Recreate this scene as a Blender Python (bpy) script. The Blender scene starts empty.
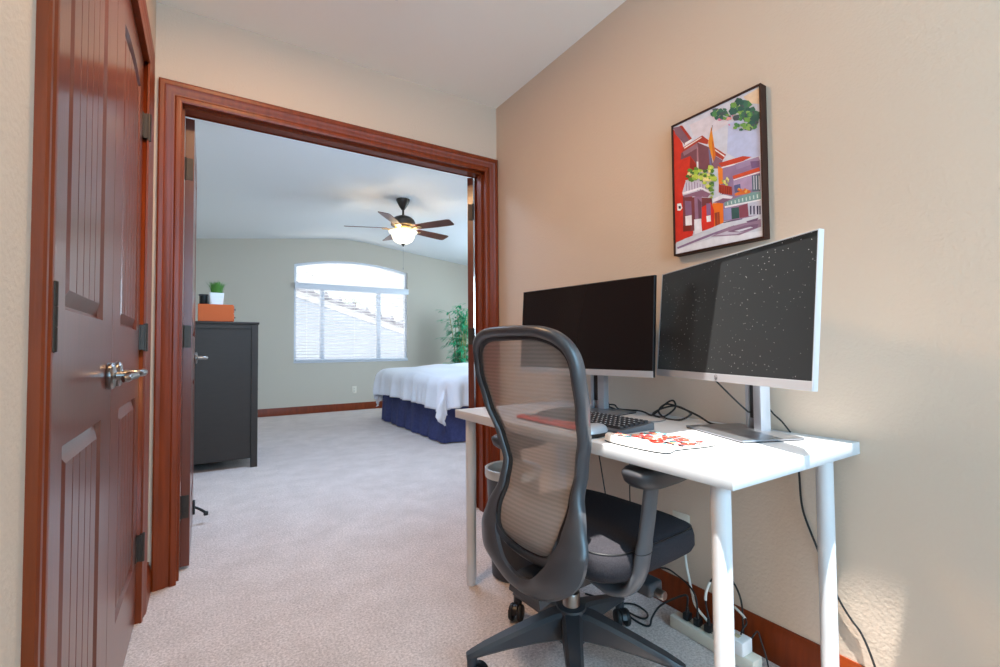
import bpy, bmesh, math, random
from mathutils import Matrix, Vector
random.seed(7)
sc = bpy.context.scene
COL = sc.collection
PI = math.pi
rnd = random.Random(11)

# ------------------------------------------------------------------ materials
def lin(c):
    f = lambda v: v / 12.92 if v <= .04045 else ((v + .055) / 1.055) ** 2.4
    return tuple(f(x / 255.) for x in c) + (1,)

def mat(name, col, rough=.5, metal=0., spec=.5, noise=0., nscale=20., bump=0., bscale=100., coat=0., stretch=None, bdist=.01):
    m = bpy.data.materials.new(name); m.use_nodes = True
    nt = m.node_tree; N = nt.nodes; L = nt.links; b = N['Principled BSDF']
    c = lin(col)
    b.inputs['Base Color'].default_value = c
    b.inputs['Roughness'].default_value = rough
    b.inputs['Metallic'].default_value = metal
    b.inputs['Specular IOR Level'].default_value = spec
    if coat: b.inputs['Coat Weight'].default_value = coat; b.inputs['Coat Roughness'].default_value = .15
    if noise or bump:
        tc = N.new('ShaderNodeTexCoord'); mp = N.new('ShaderNodeMapping')
        L.new(tc.outputs['Object'], mp.inputs['Vector'])
        if stretch: mp.inputs['Scale'].default_value = stretch
    if noise:
        n = N.new('ShaderNodeTexNoise'); n.inputs['Scale'].default_value = nscale; n.inputs['Detail'].default_value = 4
        L.new(mp.outputs[0], n.inputs['Vector'])
        r = N.new('ShaderNodeMix'); r.data_type = 'RGBA'
        r.inputs['A'].default_value = tuple(x * (1 - noise) for x in c[:3]) + (1,)
        r.inputs['B'].default_value = tuple(min(1, x * (1 + noise)) for x in c[:3]) + (1,)
        mr = N.new('ShaderNodeMapRange'); mr.inputs['From Min'].default_value = .3; mr.inputs['From Max'].default_value = .7
        L.new(n.outputs['Fac'], mr.inputs['Value']); L.new(mr.outputs[0], r.inputs['Factor'])
        L.new(r.outputs['Result'], b.inputs['Base Color'])
    if bump:
        n2 = N.new('ShaderNodeTexNoise'); n2.inputs['Scale'].default_value = bscale; n2.inputs['Detail'].default_value = 3
        L.new(mp.outputs[0], n2.inputs['Vector'])
        bp = N.new('ShaderNodeBump'); bp.inputs['Strength'].default_value = bump; bp.inputs['Distance'].default_value = bdist
        L.new(n2.outputs['Fac'], bp.inputs['Height']); L.new(bp.outputs[0], b.inputs['Normal'])
    return m

M = {}
M['wall'] = mat('hall_paint', (210, 190, 171), .75, spec=.25, bump=.3, bscale=120, bdist=.004)
M['bwall'] = mat('bedroom_paint', (200, 192, 178), .8, spec=.2, bump=.2, bscale=70, bdist=.005)
M['ceil'] = mat('ceiling_paint', (244, 240, 232), .85, spec=.2, bump=.15, bscale=60, bdist=.004)
M['bceil'] = mat('bedroom_ceiling_paint', (226, 228, 230), .85, spec=.2, bump=.1, bscale=60, bdist=.004)
M['wood'] = mat('cherry_stained_wood', (124, 50, 16), .36, spec=.35, noise=.18, nscale=9, stretch=(6, 6, .5), bump=.04, bscale=60)
M['door'] = mat('cherry_stained_door', (104, 48, 32), .3, spec=.5, coat=.4, noise=.12, nscale=9, stretch=(6, 6, .5), bump=.03, bscale=50)
M['white_lam'] = mat('white_laminate', (212, 213, 215), .35, spec=.45)
M['leg'] = mat('white_powder_coat', (214, 215, 217), .35, spec=.5)
M['dark_plastic'] = mat('dark_grey_plastic', (52, 53, 57), .42, spec=.5, bump=.03, bscale=400)
M['grey_plastic'] = mat('grey_plastic', (88, 90, 95), .38, spec=.5)
M['frame_grey'] = mat('graphite_frame_plastic', (66, 67, 71), .34, spec=.55)
M['black'] = mat('black_plastic', (22, 22, 24), .4)
M['rubber'] = mat('black_rubber', (26, 25, 26), .55)
M['seat'] = mat('charcoal_seat_fabric', (52, 50, 54), .95, spec=.1, noise=.25, nscale=300, bump=.3, bscale=500, bdist=.003)
M['silver'] = mat('silver_plastic', (178, 181, 187), .38, metal=.25)
M['alu'] = mat('brushed_aluminium', (150, 152, 157), .3, metal=.85)
M['steel'] = mat('satin_nickel', (150, 146, 142), .28, metal=1)
M['bronze'] = mat('dark_bronze', (74, 68, 62), .38, metal=.8)
M['hinge'] = mat('aged_bronze_hinge', (66, 58, 52), .45, metal=.6)
M['espresso'] = mat('espresso_wood', (46, 37, 31), .5, noise=.1, nscale=12, stretch=(1, 1, 6))
M['orange'] = mat('orange_lacquer', (200, 86, 10), .5)
M['white_pot'] = mat('white_ceramic', (232, 232, 232), .3)
M['grass'] = mat('green_grass_blades', (80, 136, 50), .6, noise=.35, nscale=60)
M['leafg'] = mat('bamboo_leaf', (52, 168, 118), .5, noise=.35, nscale=15)
M['stem'] = mat('bamboo_cane', (150, 150, 92), .5, noise=.2, nscale=20)
M['comforter'] = mat('white_comforter', (232, 233, 238), .9, spec=.1, bump=.25, bscale=14, bdist=.02)
M['skirt'] = mat('navy_bed_skirt', (66, 72, 114), .8, spec=.15, noise=.15, nscale=30)
M['winframe'] = mat('white_vinyl', (222, 226, 234), .4)
M['blind'] = mat('white_blind_slat', (236, 238, 242), .45)
M['cable'] = mat('black_cable', (24, 23, 24), .5)
M['greycable'] = mat('grey_cable', (120, 120, 122), .5)
M['whitecable'] = mat('white_cable', (226, 222, 212), .45)
M['ivory'] = mat('ivory_plastic', (226, 218, 202), .4)
M['blade'] = mat('fan_blade_mahogany', (92, 42, 30), .35, noise=.2, nscale=10)
M['stucco'] = mat('white_stucco', (186, 198, 216), .9, bump=.2, bscale=40)
M['rooftile'] = mat('roof_tile', (140, 144, 156), .8, noise=.15, nscale=6)
M['tree'] = mat('pale_tree_leaf', (186, 196, 192), .7, noise=.2, nscale=4)
M['bark'] = mat('bark', (140, 128, 118), .9, noise=.2, nscale=10)
M['ground'] = mat('outdoor_concrete', (190, 188, 184), .9, noise=.1, nscale=4)
M['bin'] = mat('dark_bin_plastic', (50, 51, 56), .4)
M['liner'] = mat('pale_bin_liner', (222, 218, 208), .4)
M['key'] = mat('dark_keycap', (46, 47, 51), .5)
M['mattress'] = mat('mattress_ticking', (225, 225, 228), .9)

def carpet():
    m = bpy.data.materials.new('cut_pile_carpet'); m.use_nodes = True
    nt = m.node_tree; N = nt.nodes; L = nt.links; b = N['Principled BSDF']
    b.inputs['Roughness'].default_value = 1; b.inputs['Specular IOR Level'].default_value = .05
    tc = N.new('ShaderNodeTexCoord')
    n1 = N.new('ShaderNodeTexNoise'); n1.inputs['Scale'].default_value = 120; n1.inputs['Detail'].default_value = 8; n1.inputs['Roughness'].default_value = .75
    n2 = N.new('ShaderNodeTexNoise'); n2.inputs['Scale'].default_value = 5; n2.inputs['Detail'].default_value = 6; n2.inputs['Roughness'].default_value = .7
    for n in (n1, n2): L.new(tc.outputs['Object'], n.inputs['Vector'])
    cr = N.new('ShaderNodeValToRGB')
    cr.color_ramp.elements[0].position = .30; cr.color_ramp.elements[0].color = lin((168, 150, 143))
    cr.color_ramp.elements[1].position = .66; cr.color_ramp.elements[1].color = lin((250, 238, 232))
    L.new(n1.outputs['Fac'], cr.inputs['Fac'])
    cr2 = N.new('ShaderNodeValToRGB')
    cr2.color_ramp.elements[0].position = .35; cr2.color_ramp.elements[0].color = (.86, .85, .84, 1)
    cr2.color_ramp.elements[1].position = .65; cr2.color_ramp.elements[1].color = (1, 1, 1, 1)
    L.new(n2.outputs['Fac'], cr2.inputs['Fac'])
    mx = N.new('ShaderNodeMix'); mx.data_type = 'RGBA'; mx.blend_type = 'MULTIPLY'; mx.inputs['Factor'].default_value = 1
    L.new(cr.outputs[0], mx.inputs['A']); L.new(cr2.outputs[0], mx.inputs['B'])
    L.new(mx.outputs['Result'], b.inputs['Base Color'])
    ad = N.new('ShaderNodeMath'); ad.operation = 'ADD'
    L.new(n1.outputs['Fac'], ad.inputs[0]); L.new(n2.outputs['Fac'], ad.inputs[1])
    bp = N.new('ShaderNodeBump'); bp.inputs['Strength'].default_value = .55; bp.inputs['Distance'].default_value = .008
    L.new(ad.outputs[0], bp.inputs['Height']); L.new(bp.outputs[0], b.inputs['Normal'])
    return m
M['carpet'] = carpet()

def glass(name, tint=(1, 1, 1), refl=.06):
    m = bpy.data.materials.new(name); m.use_nodes = True
    nt = m.node_tree; N = nt.nodes; L = nt.links
    for n in list(N):
        if n.type == 'BSDF_PRINCIPLED': N.remove(n)
    t = N.new('ShaderNodeBsdfTransparent'); t.inputs[0].default_value = tint + (1,)
    g = N.new('ShaderNodeBsdfGlossy'); g.inputs['Roughness'].default_value = .02
    mx = N.new('ShaderNodeMixShader'); mx.inputs[0].default_value = refl
    L.new(t.outputs[0], mx.inputs[1]); L.new(g.outputs[0], mx.inputs[2]); L.new(mx.outputs[0], N['Material Output'].inputs[0])
    return m
M['glass'] = glass('window_glass')

def chair_mesh():
    m = bpy.data.materials.new('woven_mesh_fabric'); m.use_nodes = True
    nt = m.node_tree; N = nt.nodes; L = nt.links; b = N['Principled BSDF']
    b.inputs['Base Color'].default_value = lin((168, 158, 152)); b.inputs['Roughness'].default_value = .7
    tc = N.new('ShaderNodeTexCoord')
    w = N.new('ShaderNodeTexWave'); w.wave_type = 'BANDS'; w.bands_direction = 'Z'
    w.inputs['Scale'].default_value = 28; w.inputs['Distortion'].default_value = 1.2; w.inputs['Detail'].default_value = 2; w.inputs['Detail Scale'].default_value = 2
    L.new(tc.outputs['Object'], w.inputs['Vector'])
    mr = N.new('ShaderNodeMapRange'); mr.inputs['To Min'].default_value = .56; mr.inputs['To Max'].default_value = .68
    L.new(w.outputs['Fac'], mr.inputs['Value'])
    t = N.new('ShaderNodeBsdfTransparent')
    mx = N.new('ShaderNodeMixShader')
    L.new(mr.outputs[0], mx.inputs[0]); L.new(t.outputs[0], mx.inputs[1]); L.new(b.outputs[0], mx.inputs[2])
    L.new(mx.outputs[0], N['Material Output'].inputs[0])
    return m
M['mesh'] = chair_mesh()

def screen(name, base, dust):
    m = bpy.data.materials.new(name); m.use_nodes = True
    nt = m.node_tree; N = nt.nodes; L = nt.links; b = N['Principled BSDF']
    b.inputs['Roughness'].default_value = .22; b.inputs['Specular IOR Level'].default_value = .28
    if not dust:
        b.inputs['Base Color'].default_value = lin(base); return m
    b.inputs['Sheen Weight'].default_value = .16; b.inputs['Sheen Roughness'].default_value = .4
    tc = N.new('ShaderNodeTexCoord')
    v = N.new('ShaderNodeTexVoronoi'); v.inputs['Scale'].default_value = 85; v.inputs['Randomness'].default_value = 1
    L.new(tc.outputs['Object'], v.inputs['Vector'])
    lt = N.new('ShaderNodeMath'); lt.operation = 'LESS_THAN'; lt.inputs[1].default_value = .095
    L.new(v.outputs['Distance'], lt.inputs[0])
    n = N.new('ShaderNodeTexNoise'); n.inputs['Scale'].default_value = 5
    L.new(tc.outputs['Object'], n.inputs['Vector'])
    mr = N.new('ShaderNodeMapRange'); mr.inputs['From Min'].default_value = .35; mr.inputs['From Max'].default_value = .65
    mr.inputs['To Min'].default_value = .2
    L.new(n.outputs['Fac'], mr.inputs['Value'])
    mu = N.new('ShaderNodeMath'); mu.operation = 'MULTIPLY'
    L.new(lt.outputs[0], mu.inputs[0]); L.new(mr.outputs[0], mu.inputs[1])
    mx = N.new('ShaderNodeMix'); mx.data_type = 'RGBA'
    mx.inputs['A'].default_value = lin(base); mx.inputs['B'].default_value = (.6, .62, .62, 1)
    L.new(mu.outputs[0], mx.inputs['Factor']); L.new(mx.outputs['Result'], b.inputs['Base Color'])
    return m
M['screen_dust'] = screen('dusty_dark_screen', (34, 36, 38), True)
M['screen'] = screen('dark_screen', (26, 23, 23), False)

def colattr(name, rough=.6, bump=0.):
    m = bpy.data.materials.new(name); m.use_nodes = True
    nt = m.node_tree; N = nt.nodes; L = nt.links; b = N['Principled BSDF']
    a = N.new('ShaderNodeVertexColor'); a.layer_name = 'pigment'
    n = N.new('ShaderNodeTexNoise'); n.inputs['Scale'].default_value = 45; n.inputs['Detail'].default_value = 3
    tc = N.new('ShaderNodeTexCoord'); L.new(tc.outputs['Object'], n.inputs['Vector'])
    hs = N.new('ShaderNodeHueSaturation')
    mr = N.new('ShaderNodeMapRange'); mr.inputs['To Min'].default_value = .8; mr.inputs['To Max'].default_value = 1.2
    L.new(n.outputs['Fac'], mr.inputs['Value']); L.new(mr.outputs[0], hs.inputs['Value'])
    L.new(a.outputs['Color'], hs.inputs['Color']); L.new(hs.outputs[0], b.inputs['Base Color'])
    b.inputs['Roughness'].default_value = rough; b.inputs['Specular IOR Level'].default_value = .3
    return m
M['paint'] = colattr('watercolour_print')
M['print'] = colattr('printed_fabric', .8)

def emis(name, col, s):
    m = bpy.data.materials.new(name); m.use_nodes = True
    b = m.node_tree.nodes['Principled BSDF']
    b.inputs['Base Color'].default_value = lin((250, 240, 220)); b.inputs['Emission Color'].default_value = col + (1,)
    b.inputs['Emission Strength'].default_value = s; b.inputs['Roughness'].default_value = .3
    return m
M['bowl'] = emis('lit_frosted_glass', (1, .88, .66), 1.15)

# ------------------------------------------------------------------ mesh builder
def cr(pts, n=8, closed=False):
    P = [Vector(p) for p in pts]; out = []
    N_ = len(P)
    rng = range(N_ if closed else N_ - 1)
    for i in rng:
        g = (lambda k: P[k % N_]) if closed else (lambda k: P[max(0, min(N_ - 1, k))])
        p0, p1, p2, p3 = g(i - 1), g(i), g(i + 1), g(i + 2)
        for k in range(n):
            t = k / n
            out.append(.5 * ((2 * p1) + (-p0 + p2) * t + (2 * p0 - 5 * p1 + 4 * p2 - p3) * t * t + (-p0 + 3 * p1 - 3 * p2 + p3) * t ** 3))
    if not closed: out.append(P[-1].copy())
    return out

class B:
    def __init__(s, origin=(0, 0, 0), X=None):
        s.bm = bmesh.new(); s.o = Vector(origin); s.X = X or Matrix.Identity(4)
    def _v(s, p): return s.bm.verts.new(s.X @ Vector(p))
    def _f(s, vs):
        try: return s.bm.faces.new(vs)
        except ValueError: return None
    def box(s, a, b, bev=0., seg=2, R=None):
        a = Vector(a); b = Vector(b)
        c = (a + b) / 2; d = b - a
        r = bmesh.ops.create_cube(s.bm, size=1)
        vs = r['verts']
        for v in vs: v.co = Vector((v.co.x * d.x, v.co.y * d.y, v.co.z * d.z))
        if bev:
            es = list({e for v in vs for e in v.link_edges})
            rb = bmesh.ops.bevel(s.bm, geom=es, offset=bev, segments=seg, profile=.5, affect='EDGES')
            vs = list({v for f in rb['faces'] for v in f.verts} | {v for v in vs if v.is_valid})
        for v in vs:
            p = v.co
            if R: p = R @ p
            v.co = s.X @ (p + c)
        return s
    def tube(s, pts, r, n=10, closed=False, caps=True):
        P = [Vector(p) for p in pts]; m = len(P)
        rr = r if isinstance(r, (list, tuple)) else [r] * m
        T = []
        for i in range(m):
            a = P[(i - 1) % m] if closed or i > 0 else P[i]; b = P[(i + 1) % m] if closed or i < m - 1 else P[i]
            T.append((b - a).normalized())
        up = Vector((0, 0, 1)) if abs(T[0].z) < .9 else Vector((1, 0, 0))
        u = T[0].cross(up).normalized(); rings = []
        for i in range(m):
            u = (u - T[i] * u.dot(T[i])).normalized(); w = T[i].cross(u)
            rings.append([s._v(P[i] + (u * math.cos(2 * PI * k / n) + w * math.sin(2 * PI * k / n)) * rr[i]) for k in range(n)])
        s._skin(rings, closed, caps); return s
    def _skin(s, rings, closed=False, caps=True):
        m = len(rings); n = len(rings[0])
        for i in range(m if closed else m - 1):
            a, b = rings[i], rings[(i + 1) % m]
            for k in range(n): s._f([a[k], a[(k + 1) % n], b[(k + 1) % n], b[k]])
        if caps and not closed:
            s._f(rings[0][::-1]); s._f(rings[-1])
    def loft(s, rings, closed=False, caps=True):
        s._skin([[s._v(p) for p in r] for r in rings], closed, caps); return s
    def lathe(s, prof, c=(0, 0, 0), n=24, axis='z', caps=True):
        c = Vector(c); rings = []
        for r, h in prof:
            ring = []
            for k in range(n):
                a = 2 * PI * k / n; x, y = r * math.cos(a), r * math.sin(a)
                p = {'z': (x, y, h), 'x': (h, x, y), 'y': (y, h, x)}[axis]
                ring.append(c + Vector(p))
            rings.append(ring)
        return s.loft(rings, False, caps)
    def prism(s, poly, f0, f1):
        """poly of 2D points mapped to 3D by f0 and f1 (two end caps)"""
        a = [s._v(f0(*p)) for p in poly]; b = [s._v(f1(*p)) for p in poly]
        s._f(a[::-1]); s._f(b); n = len(poly)
        for k in range(n): s._f([a[k], a[(k + 1) % n], b[(k + 1) % n], b[k]])
        return s
    def grid(s, fn, nu, nv, thick=None):
        V = [[s._v(fn(i / nu, j / nv)) for j in range(nv + 1)] for i in range(nu + 1)]
        for i in range(nu):
            for j in range(nv): s._f([V[i][j], V[i + 1][j], V[i + 1][j + 1], V[i][j + 1]])
        return s
    def poly(s, pts): return s._f([s._v(p) for p in pts])
    def build(s, name, m, parent=None, smooth=True, angle=38, recalc=True):
        bm = s.bm
        bmesh.ops.remove_doubles(bm, verts=bm.verts, dist=1e-6)
        if recalc: bmesh.ops.recalc_face_normals(bm, faces=bm.faces)
        for v in bm.verts: v.co -= s.o
        for f in bm.faces: f.smooth = smooth
        lim = math.radians(angle)
        for e in bm.edges:
            e.smooth = not (len(e.link_faces) == 2 and e.calc_face_angle(0) > lim)
        me = bpy.data.meshes.new(name); bm.to_mesh(me); bm.free()
        for mm in (m if isinstance(m, (list, tuple)) else [m]): me.materials.append(mm)
        o = bpy.data.objects.new(name, me); COL.objects.link(o)
        if parent: o.parent = parent
        else: o.location = s.o
        return o

def tag(o, label=None, cat=None, group=None, kind=None):
    if label: o['label'] = label
    if cat: o['category'] = cat
    if group: o['group'] = group
    if kind: o['kind'] = kind
    return o
def thing(name, label, cat, loc=(0, 0, 0), rz=0, group=None, kind=None):
    o = bpy.data.objects.new(name, None); COL.objects.link(o); o.empty_display_size = .05
    o.location = loc; o.rotation_euler = (0, 0, rz)
    return tag(o, label, cat, group, kind)
def Rz(a): return Matrix.Rotation(a, 4, 'Z')
def T(*p): return Matrix.Translation(Vector(p))

# ------------------------------------------------------------------ room numbers (metres)
WX = 1.494           # right hall wall
LX = -.19            # left hall wall
FY = 2.39            # partition between hall and bedroom (hall side)
PY = 2.51            # partition, bedroom side
CZ = 2.44            # hall ceiling
BACK = -1.7          # wall behind the camera
BY = 7.6             # bedroom far wall
BLX, BRX = -.16, 4.7 # bedroom side walls
OX0, OX1, OZ = -.098, 1.412, 2.035   # doorway opening
def struct(b, name, m, label, cat='room', parent=None, **k):
    o = b.build(name, m, parent, **k)
    if parent is None: tag(o, label, cat, kind='structure')
    return o

b = B(); b.box((-1.5, BACK - .15, -.1), (5.0, BY + .2, 0)); struct(b, 'floor', M['carpet'], 'pinkish beige cut pile carpet running through hall and bedroom', 'floor', smooth=False)

# hall walls
b = B(); b.box((WX, BACK - .15, 0), (WX + .15, FY, 2.9)); struct(b, 'wall_right', M['wall'], 'textured tan wall behind the desk', 'wall', smooth=False)
b = B()
CY0, CY1, CTOP = .897, 2.125, 2.04      # closet opening
b.box((LX - .12, BACK - .15, 0), (LX, CY0 - .02, 2.9)); b.box((LX - .12, CY1 + .02, 0), (LX, FY, 2.9)); b.box((LX - .12, CY0 - .02, CTOP + .02), (LX, CY1 + .02, 2.9))
b.box((LX - .2, CY0 - .1, 0), (LX - .12, CY1 + .1, 2.9))
struct(b, 'wall_left', M['wall'], 'tan wall around the closet doors', 'wall', smooth=False)
b = B()
b.box((LX - .12, FY, 0), (OX0 - .02, PY, 2.98)); b.box((OX1 + .02, FY, 0), (BRX + .1, PY, 2.98)); b.box((OX0 - .02, FY, OZ + .02), (OX1 + .02, PY, 2.98))
struct(b, 'wall_far', M['wall'], 'tan partition wall around the wide bedroom doorway', 'wall', smooth=False)
# wall behind the camera with an added window for fill light
RWX0, RWX1, RWZ0, RWZ1 = -.02, 1.32, .85, 2.2
b = B(); y0, y1 = BACK - .15, BACK
b.box((LX - .12, y0, 0), (RWX0, y1, 2.9)); b.box((RWX1, y0, 0), (WX + .15, y1, 2.9)); b.box((RWX0, y0, 0), (RWX1, y1, RWZ0)); b.box((RWX0, y0, RWZ1), (RWX1, y1, 2.9))
struct(b, 'wall_back', M['wall'], 'tan hall wall with an added window, behind the viewer', 'wall', smooth=False)
# hall ceiling with a skylight
SX0, SX1, SY0, SY1 = .56, 1.218, .10, .63
b = B(); z0, z1 = CZ, CZ + .10
b.box((LX, BACK, z0), (SX0, FY, z1)); b.box((SX1, BACK, z0), (WX, FY, z1)); b.box((SX0, BACK, z0), (SX1, SY0, z1)); b.box((SX0, SY1, z0), (SX1, FY, z1))
struct(b, 'ceiling', M['ceil'], 'white hall ceiling', 'ceiling', smooth=False)

# bedroom shell
def ceil_z(x):
    t = 2.505 + .118 * (x - BLX) if x < 1.9 else 2.505 + .118 * (1.9 - BLX) - .112 * (x - 1.9)
    k = .35; d = abs(x - 1.9)
    if d < k: t -= .115 * (k - d) ** 2 / (2 * k)
    return t
xs = sorted(set([BLX - .05, 1.9] + [1.9 + .05 * i for i in range(-7, 8)] + [BRX + .05, 3.0, .8]))
poly = [(x, ceil_z(x)) for x in xs] + [(xs[-1], 3.05), (xs[0], 3.05)]
b = B(); b.prism(poly, lambda x, z: (x, PY, z), lambda x, z: (x, BY + .02, z))
struct(b, 'ceiling_bedroom', M['bceil'], 'white vaulted bedroom ceiling with a soft ridge', 'ceiling', angle=15)
b = B(); b.box((BLX - .12, PY, 0), (BLX, BY + .15, 2.8)); struct(b, 'wall_bedroom_left', M['bwall'], 'bedroom side wall behind the open door leaf', 'wall', smooth=False)
b = B(); b.box((BRX, PY, 0), (BRX + .12, 4.6, 2.6)); b.box((BRX, 6.4, 0), (BRX + .12, BY + .15, 2.6)); b.box((BRX, 4.6, 0), (BRX + .12, 6.4, .8)); b.box((BRX, 4.6, 2.1), (BRX + .12, 6.4, 2.6))
struct(b, 'wall_bedroom_right', M['bwall'], 'bedroom wall beyond the bed', 'wall', smooth=False)
# bedroom far wall with the arched window
WX0, WX1, WZ0, WZS, WZP = 1.125, 2.925, .79, 2.275, 2.385
def arch(x, x0=WX0, x1=WX1, s=WZS, p=WZP):
    u = (x - (x0 + x1) / 2) / ((x1 - x0) / 2)
    h = p - s; R = (((x1 - x0) / 2) ** 2 + h * h) / (2 * h)
    return p - R + math.sqrt(max(0, R * R - (u * (x1 - x0) / 2) ** 2))
b = B(); y0, y1 = BY, BY + .15
b.box((BLX, y0, 0), (WX0, y1, 2.95)); b.box((WX1, y0, 0), (BRX, y1, 2.95)); b.box((WX0, y0, 0), (WX1, y1, WZ0))
nA = 28
for i in range(nA):
    xa = WX0 + (WX1 - WX0) * i / nA; xb = WX0 + (WX1 - WX0) * (i + 1) / nA
    b.prism([(xa, arch(xa)), (xb, arch(xb)), (xb, 2.95), (xa, 2.95)], lambda x, z: (x, y0, z), lambda x, z: (x, y1, z))
struct(b, 'wall_bedroom_far', M['bwall'], 'pale greige bedroom wall with the arched window', 'wall', smooth=False)

# ------------------------------------------------------------------ trims
CAS = [(-.004, 0), (-.004, .010), (.006, .014), (.016, .014), (.022, .009), (.030, .010), (.040, .016), (.052, .018), (.058, .022), (.072, .024), (.078, .020), (.078, 0)]
def casing(b, a0, a1, top, fn, legs=True):
    """sweep CAS round an opening; fn(a, z, v) maps along-wall position, height and protrusion"""
    rings = []
    for path in (lambda u: (a0 - u, 0), lambda u: (a0 - u, top + u), lambda u: (a1 + u, top + u), lambda u: (a1 + u, 0)):
        rings.append([fn(*path(u), v) for u, v in CAS])
    b.loft(rings, False, True)
b = B()
casing(b, OX0, OX1, OZ, lambda a, z, v: (a, FY - v, z))
casing(b, OX0, OX1, OZ, lambda a, z, v: (a, PY + v * .5, z))
struct(b, 'trim_1', M['wood'], 'moulded cherry wood casing around the bedroom doorway', 'door trim', angle=25)
b = B()
b.box((OX0 - .02, FY - .002, 0), (OX0, PY + .006, OZ + .02)); b.box((OX1, FY - .002, 0), (OX1 + .02, PY + .006, OZ + .02)); b.box((OX0, FY - .002, OZ), (OX1, PY + .006, OZ + .02))
for (x0, x1, z0, z1) in ((OX0, OX0 + .012, 0, OZ), (OX1 - .012, OX1, 0, OZ), (OX0, OX1, OZ - .012, OZ)):
    b.box((x0, FY + .03, z0), (x1, FY + .075, z1))
struct(b, 'trim_2', M['wood'], 'cherry wood jamb lining the bedroom doorway', 'door trim', smooth=False)
b = B()
casing(b, CY0, CY1, CTOP, lambda a, z, v: (LX + v * .6, a, z))
b.box((LX - .11, CY0 - .02, 0), (LX + .002, CY0, CTOP + .02)); b.box((LX - .11, CY1, 0), (LX + .002, CY1 + .02, CTOP + .02)); b.box((LX - .11, CY0, CTOP), (LX + .002, CY1, CTOP + .02))
struct(b, 'trim_3', M['wood'], 'moulded cherry wood casing around the closet doors', 'door trim', angle=25)

BBP = [(0, 0), (.014, 0), (.014, .075), (.011, .083), (.011, .092), (.006, .105), (.004, .115), (0, .115)]
def baseboard(name, fn0, fn1, label):
    b = B(); b.prism(BBP, fn0, fn1); struct(b, name, M['wood'], label, 'baseboard', angle=25)
baseboard('baseboard_right', lambda v, z: (WX - v, BACK, z), lambda v, z: (WX - v, FY - .02, z), 'cherry wood baseboard under the desk')
baseboard('baseboard_left', lambda v, z: (LX + v, CY1 + .08, z), lambda v, z: (LX + v, FY, z), 'short cherry wood baseboard piece between the two door casings')
baseboard('baseboard_bedroom_far', lambda v, z: (BLX, BY - v, z), lambda v, z: (BRX, BY - v, z), 'dark cherry wood baseboard under the bedroom window')
baseboard('baseboard_bedroom_left', lambda v, z: (BLX + v, 3.4, z), lambda v, z: (BLX + v, BY - .02, z), 'cherry wood baseboard behind the dresser')

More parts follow.
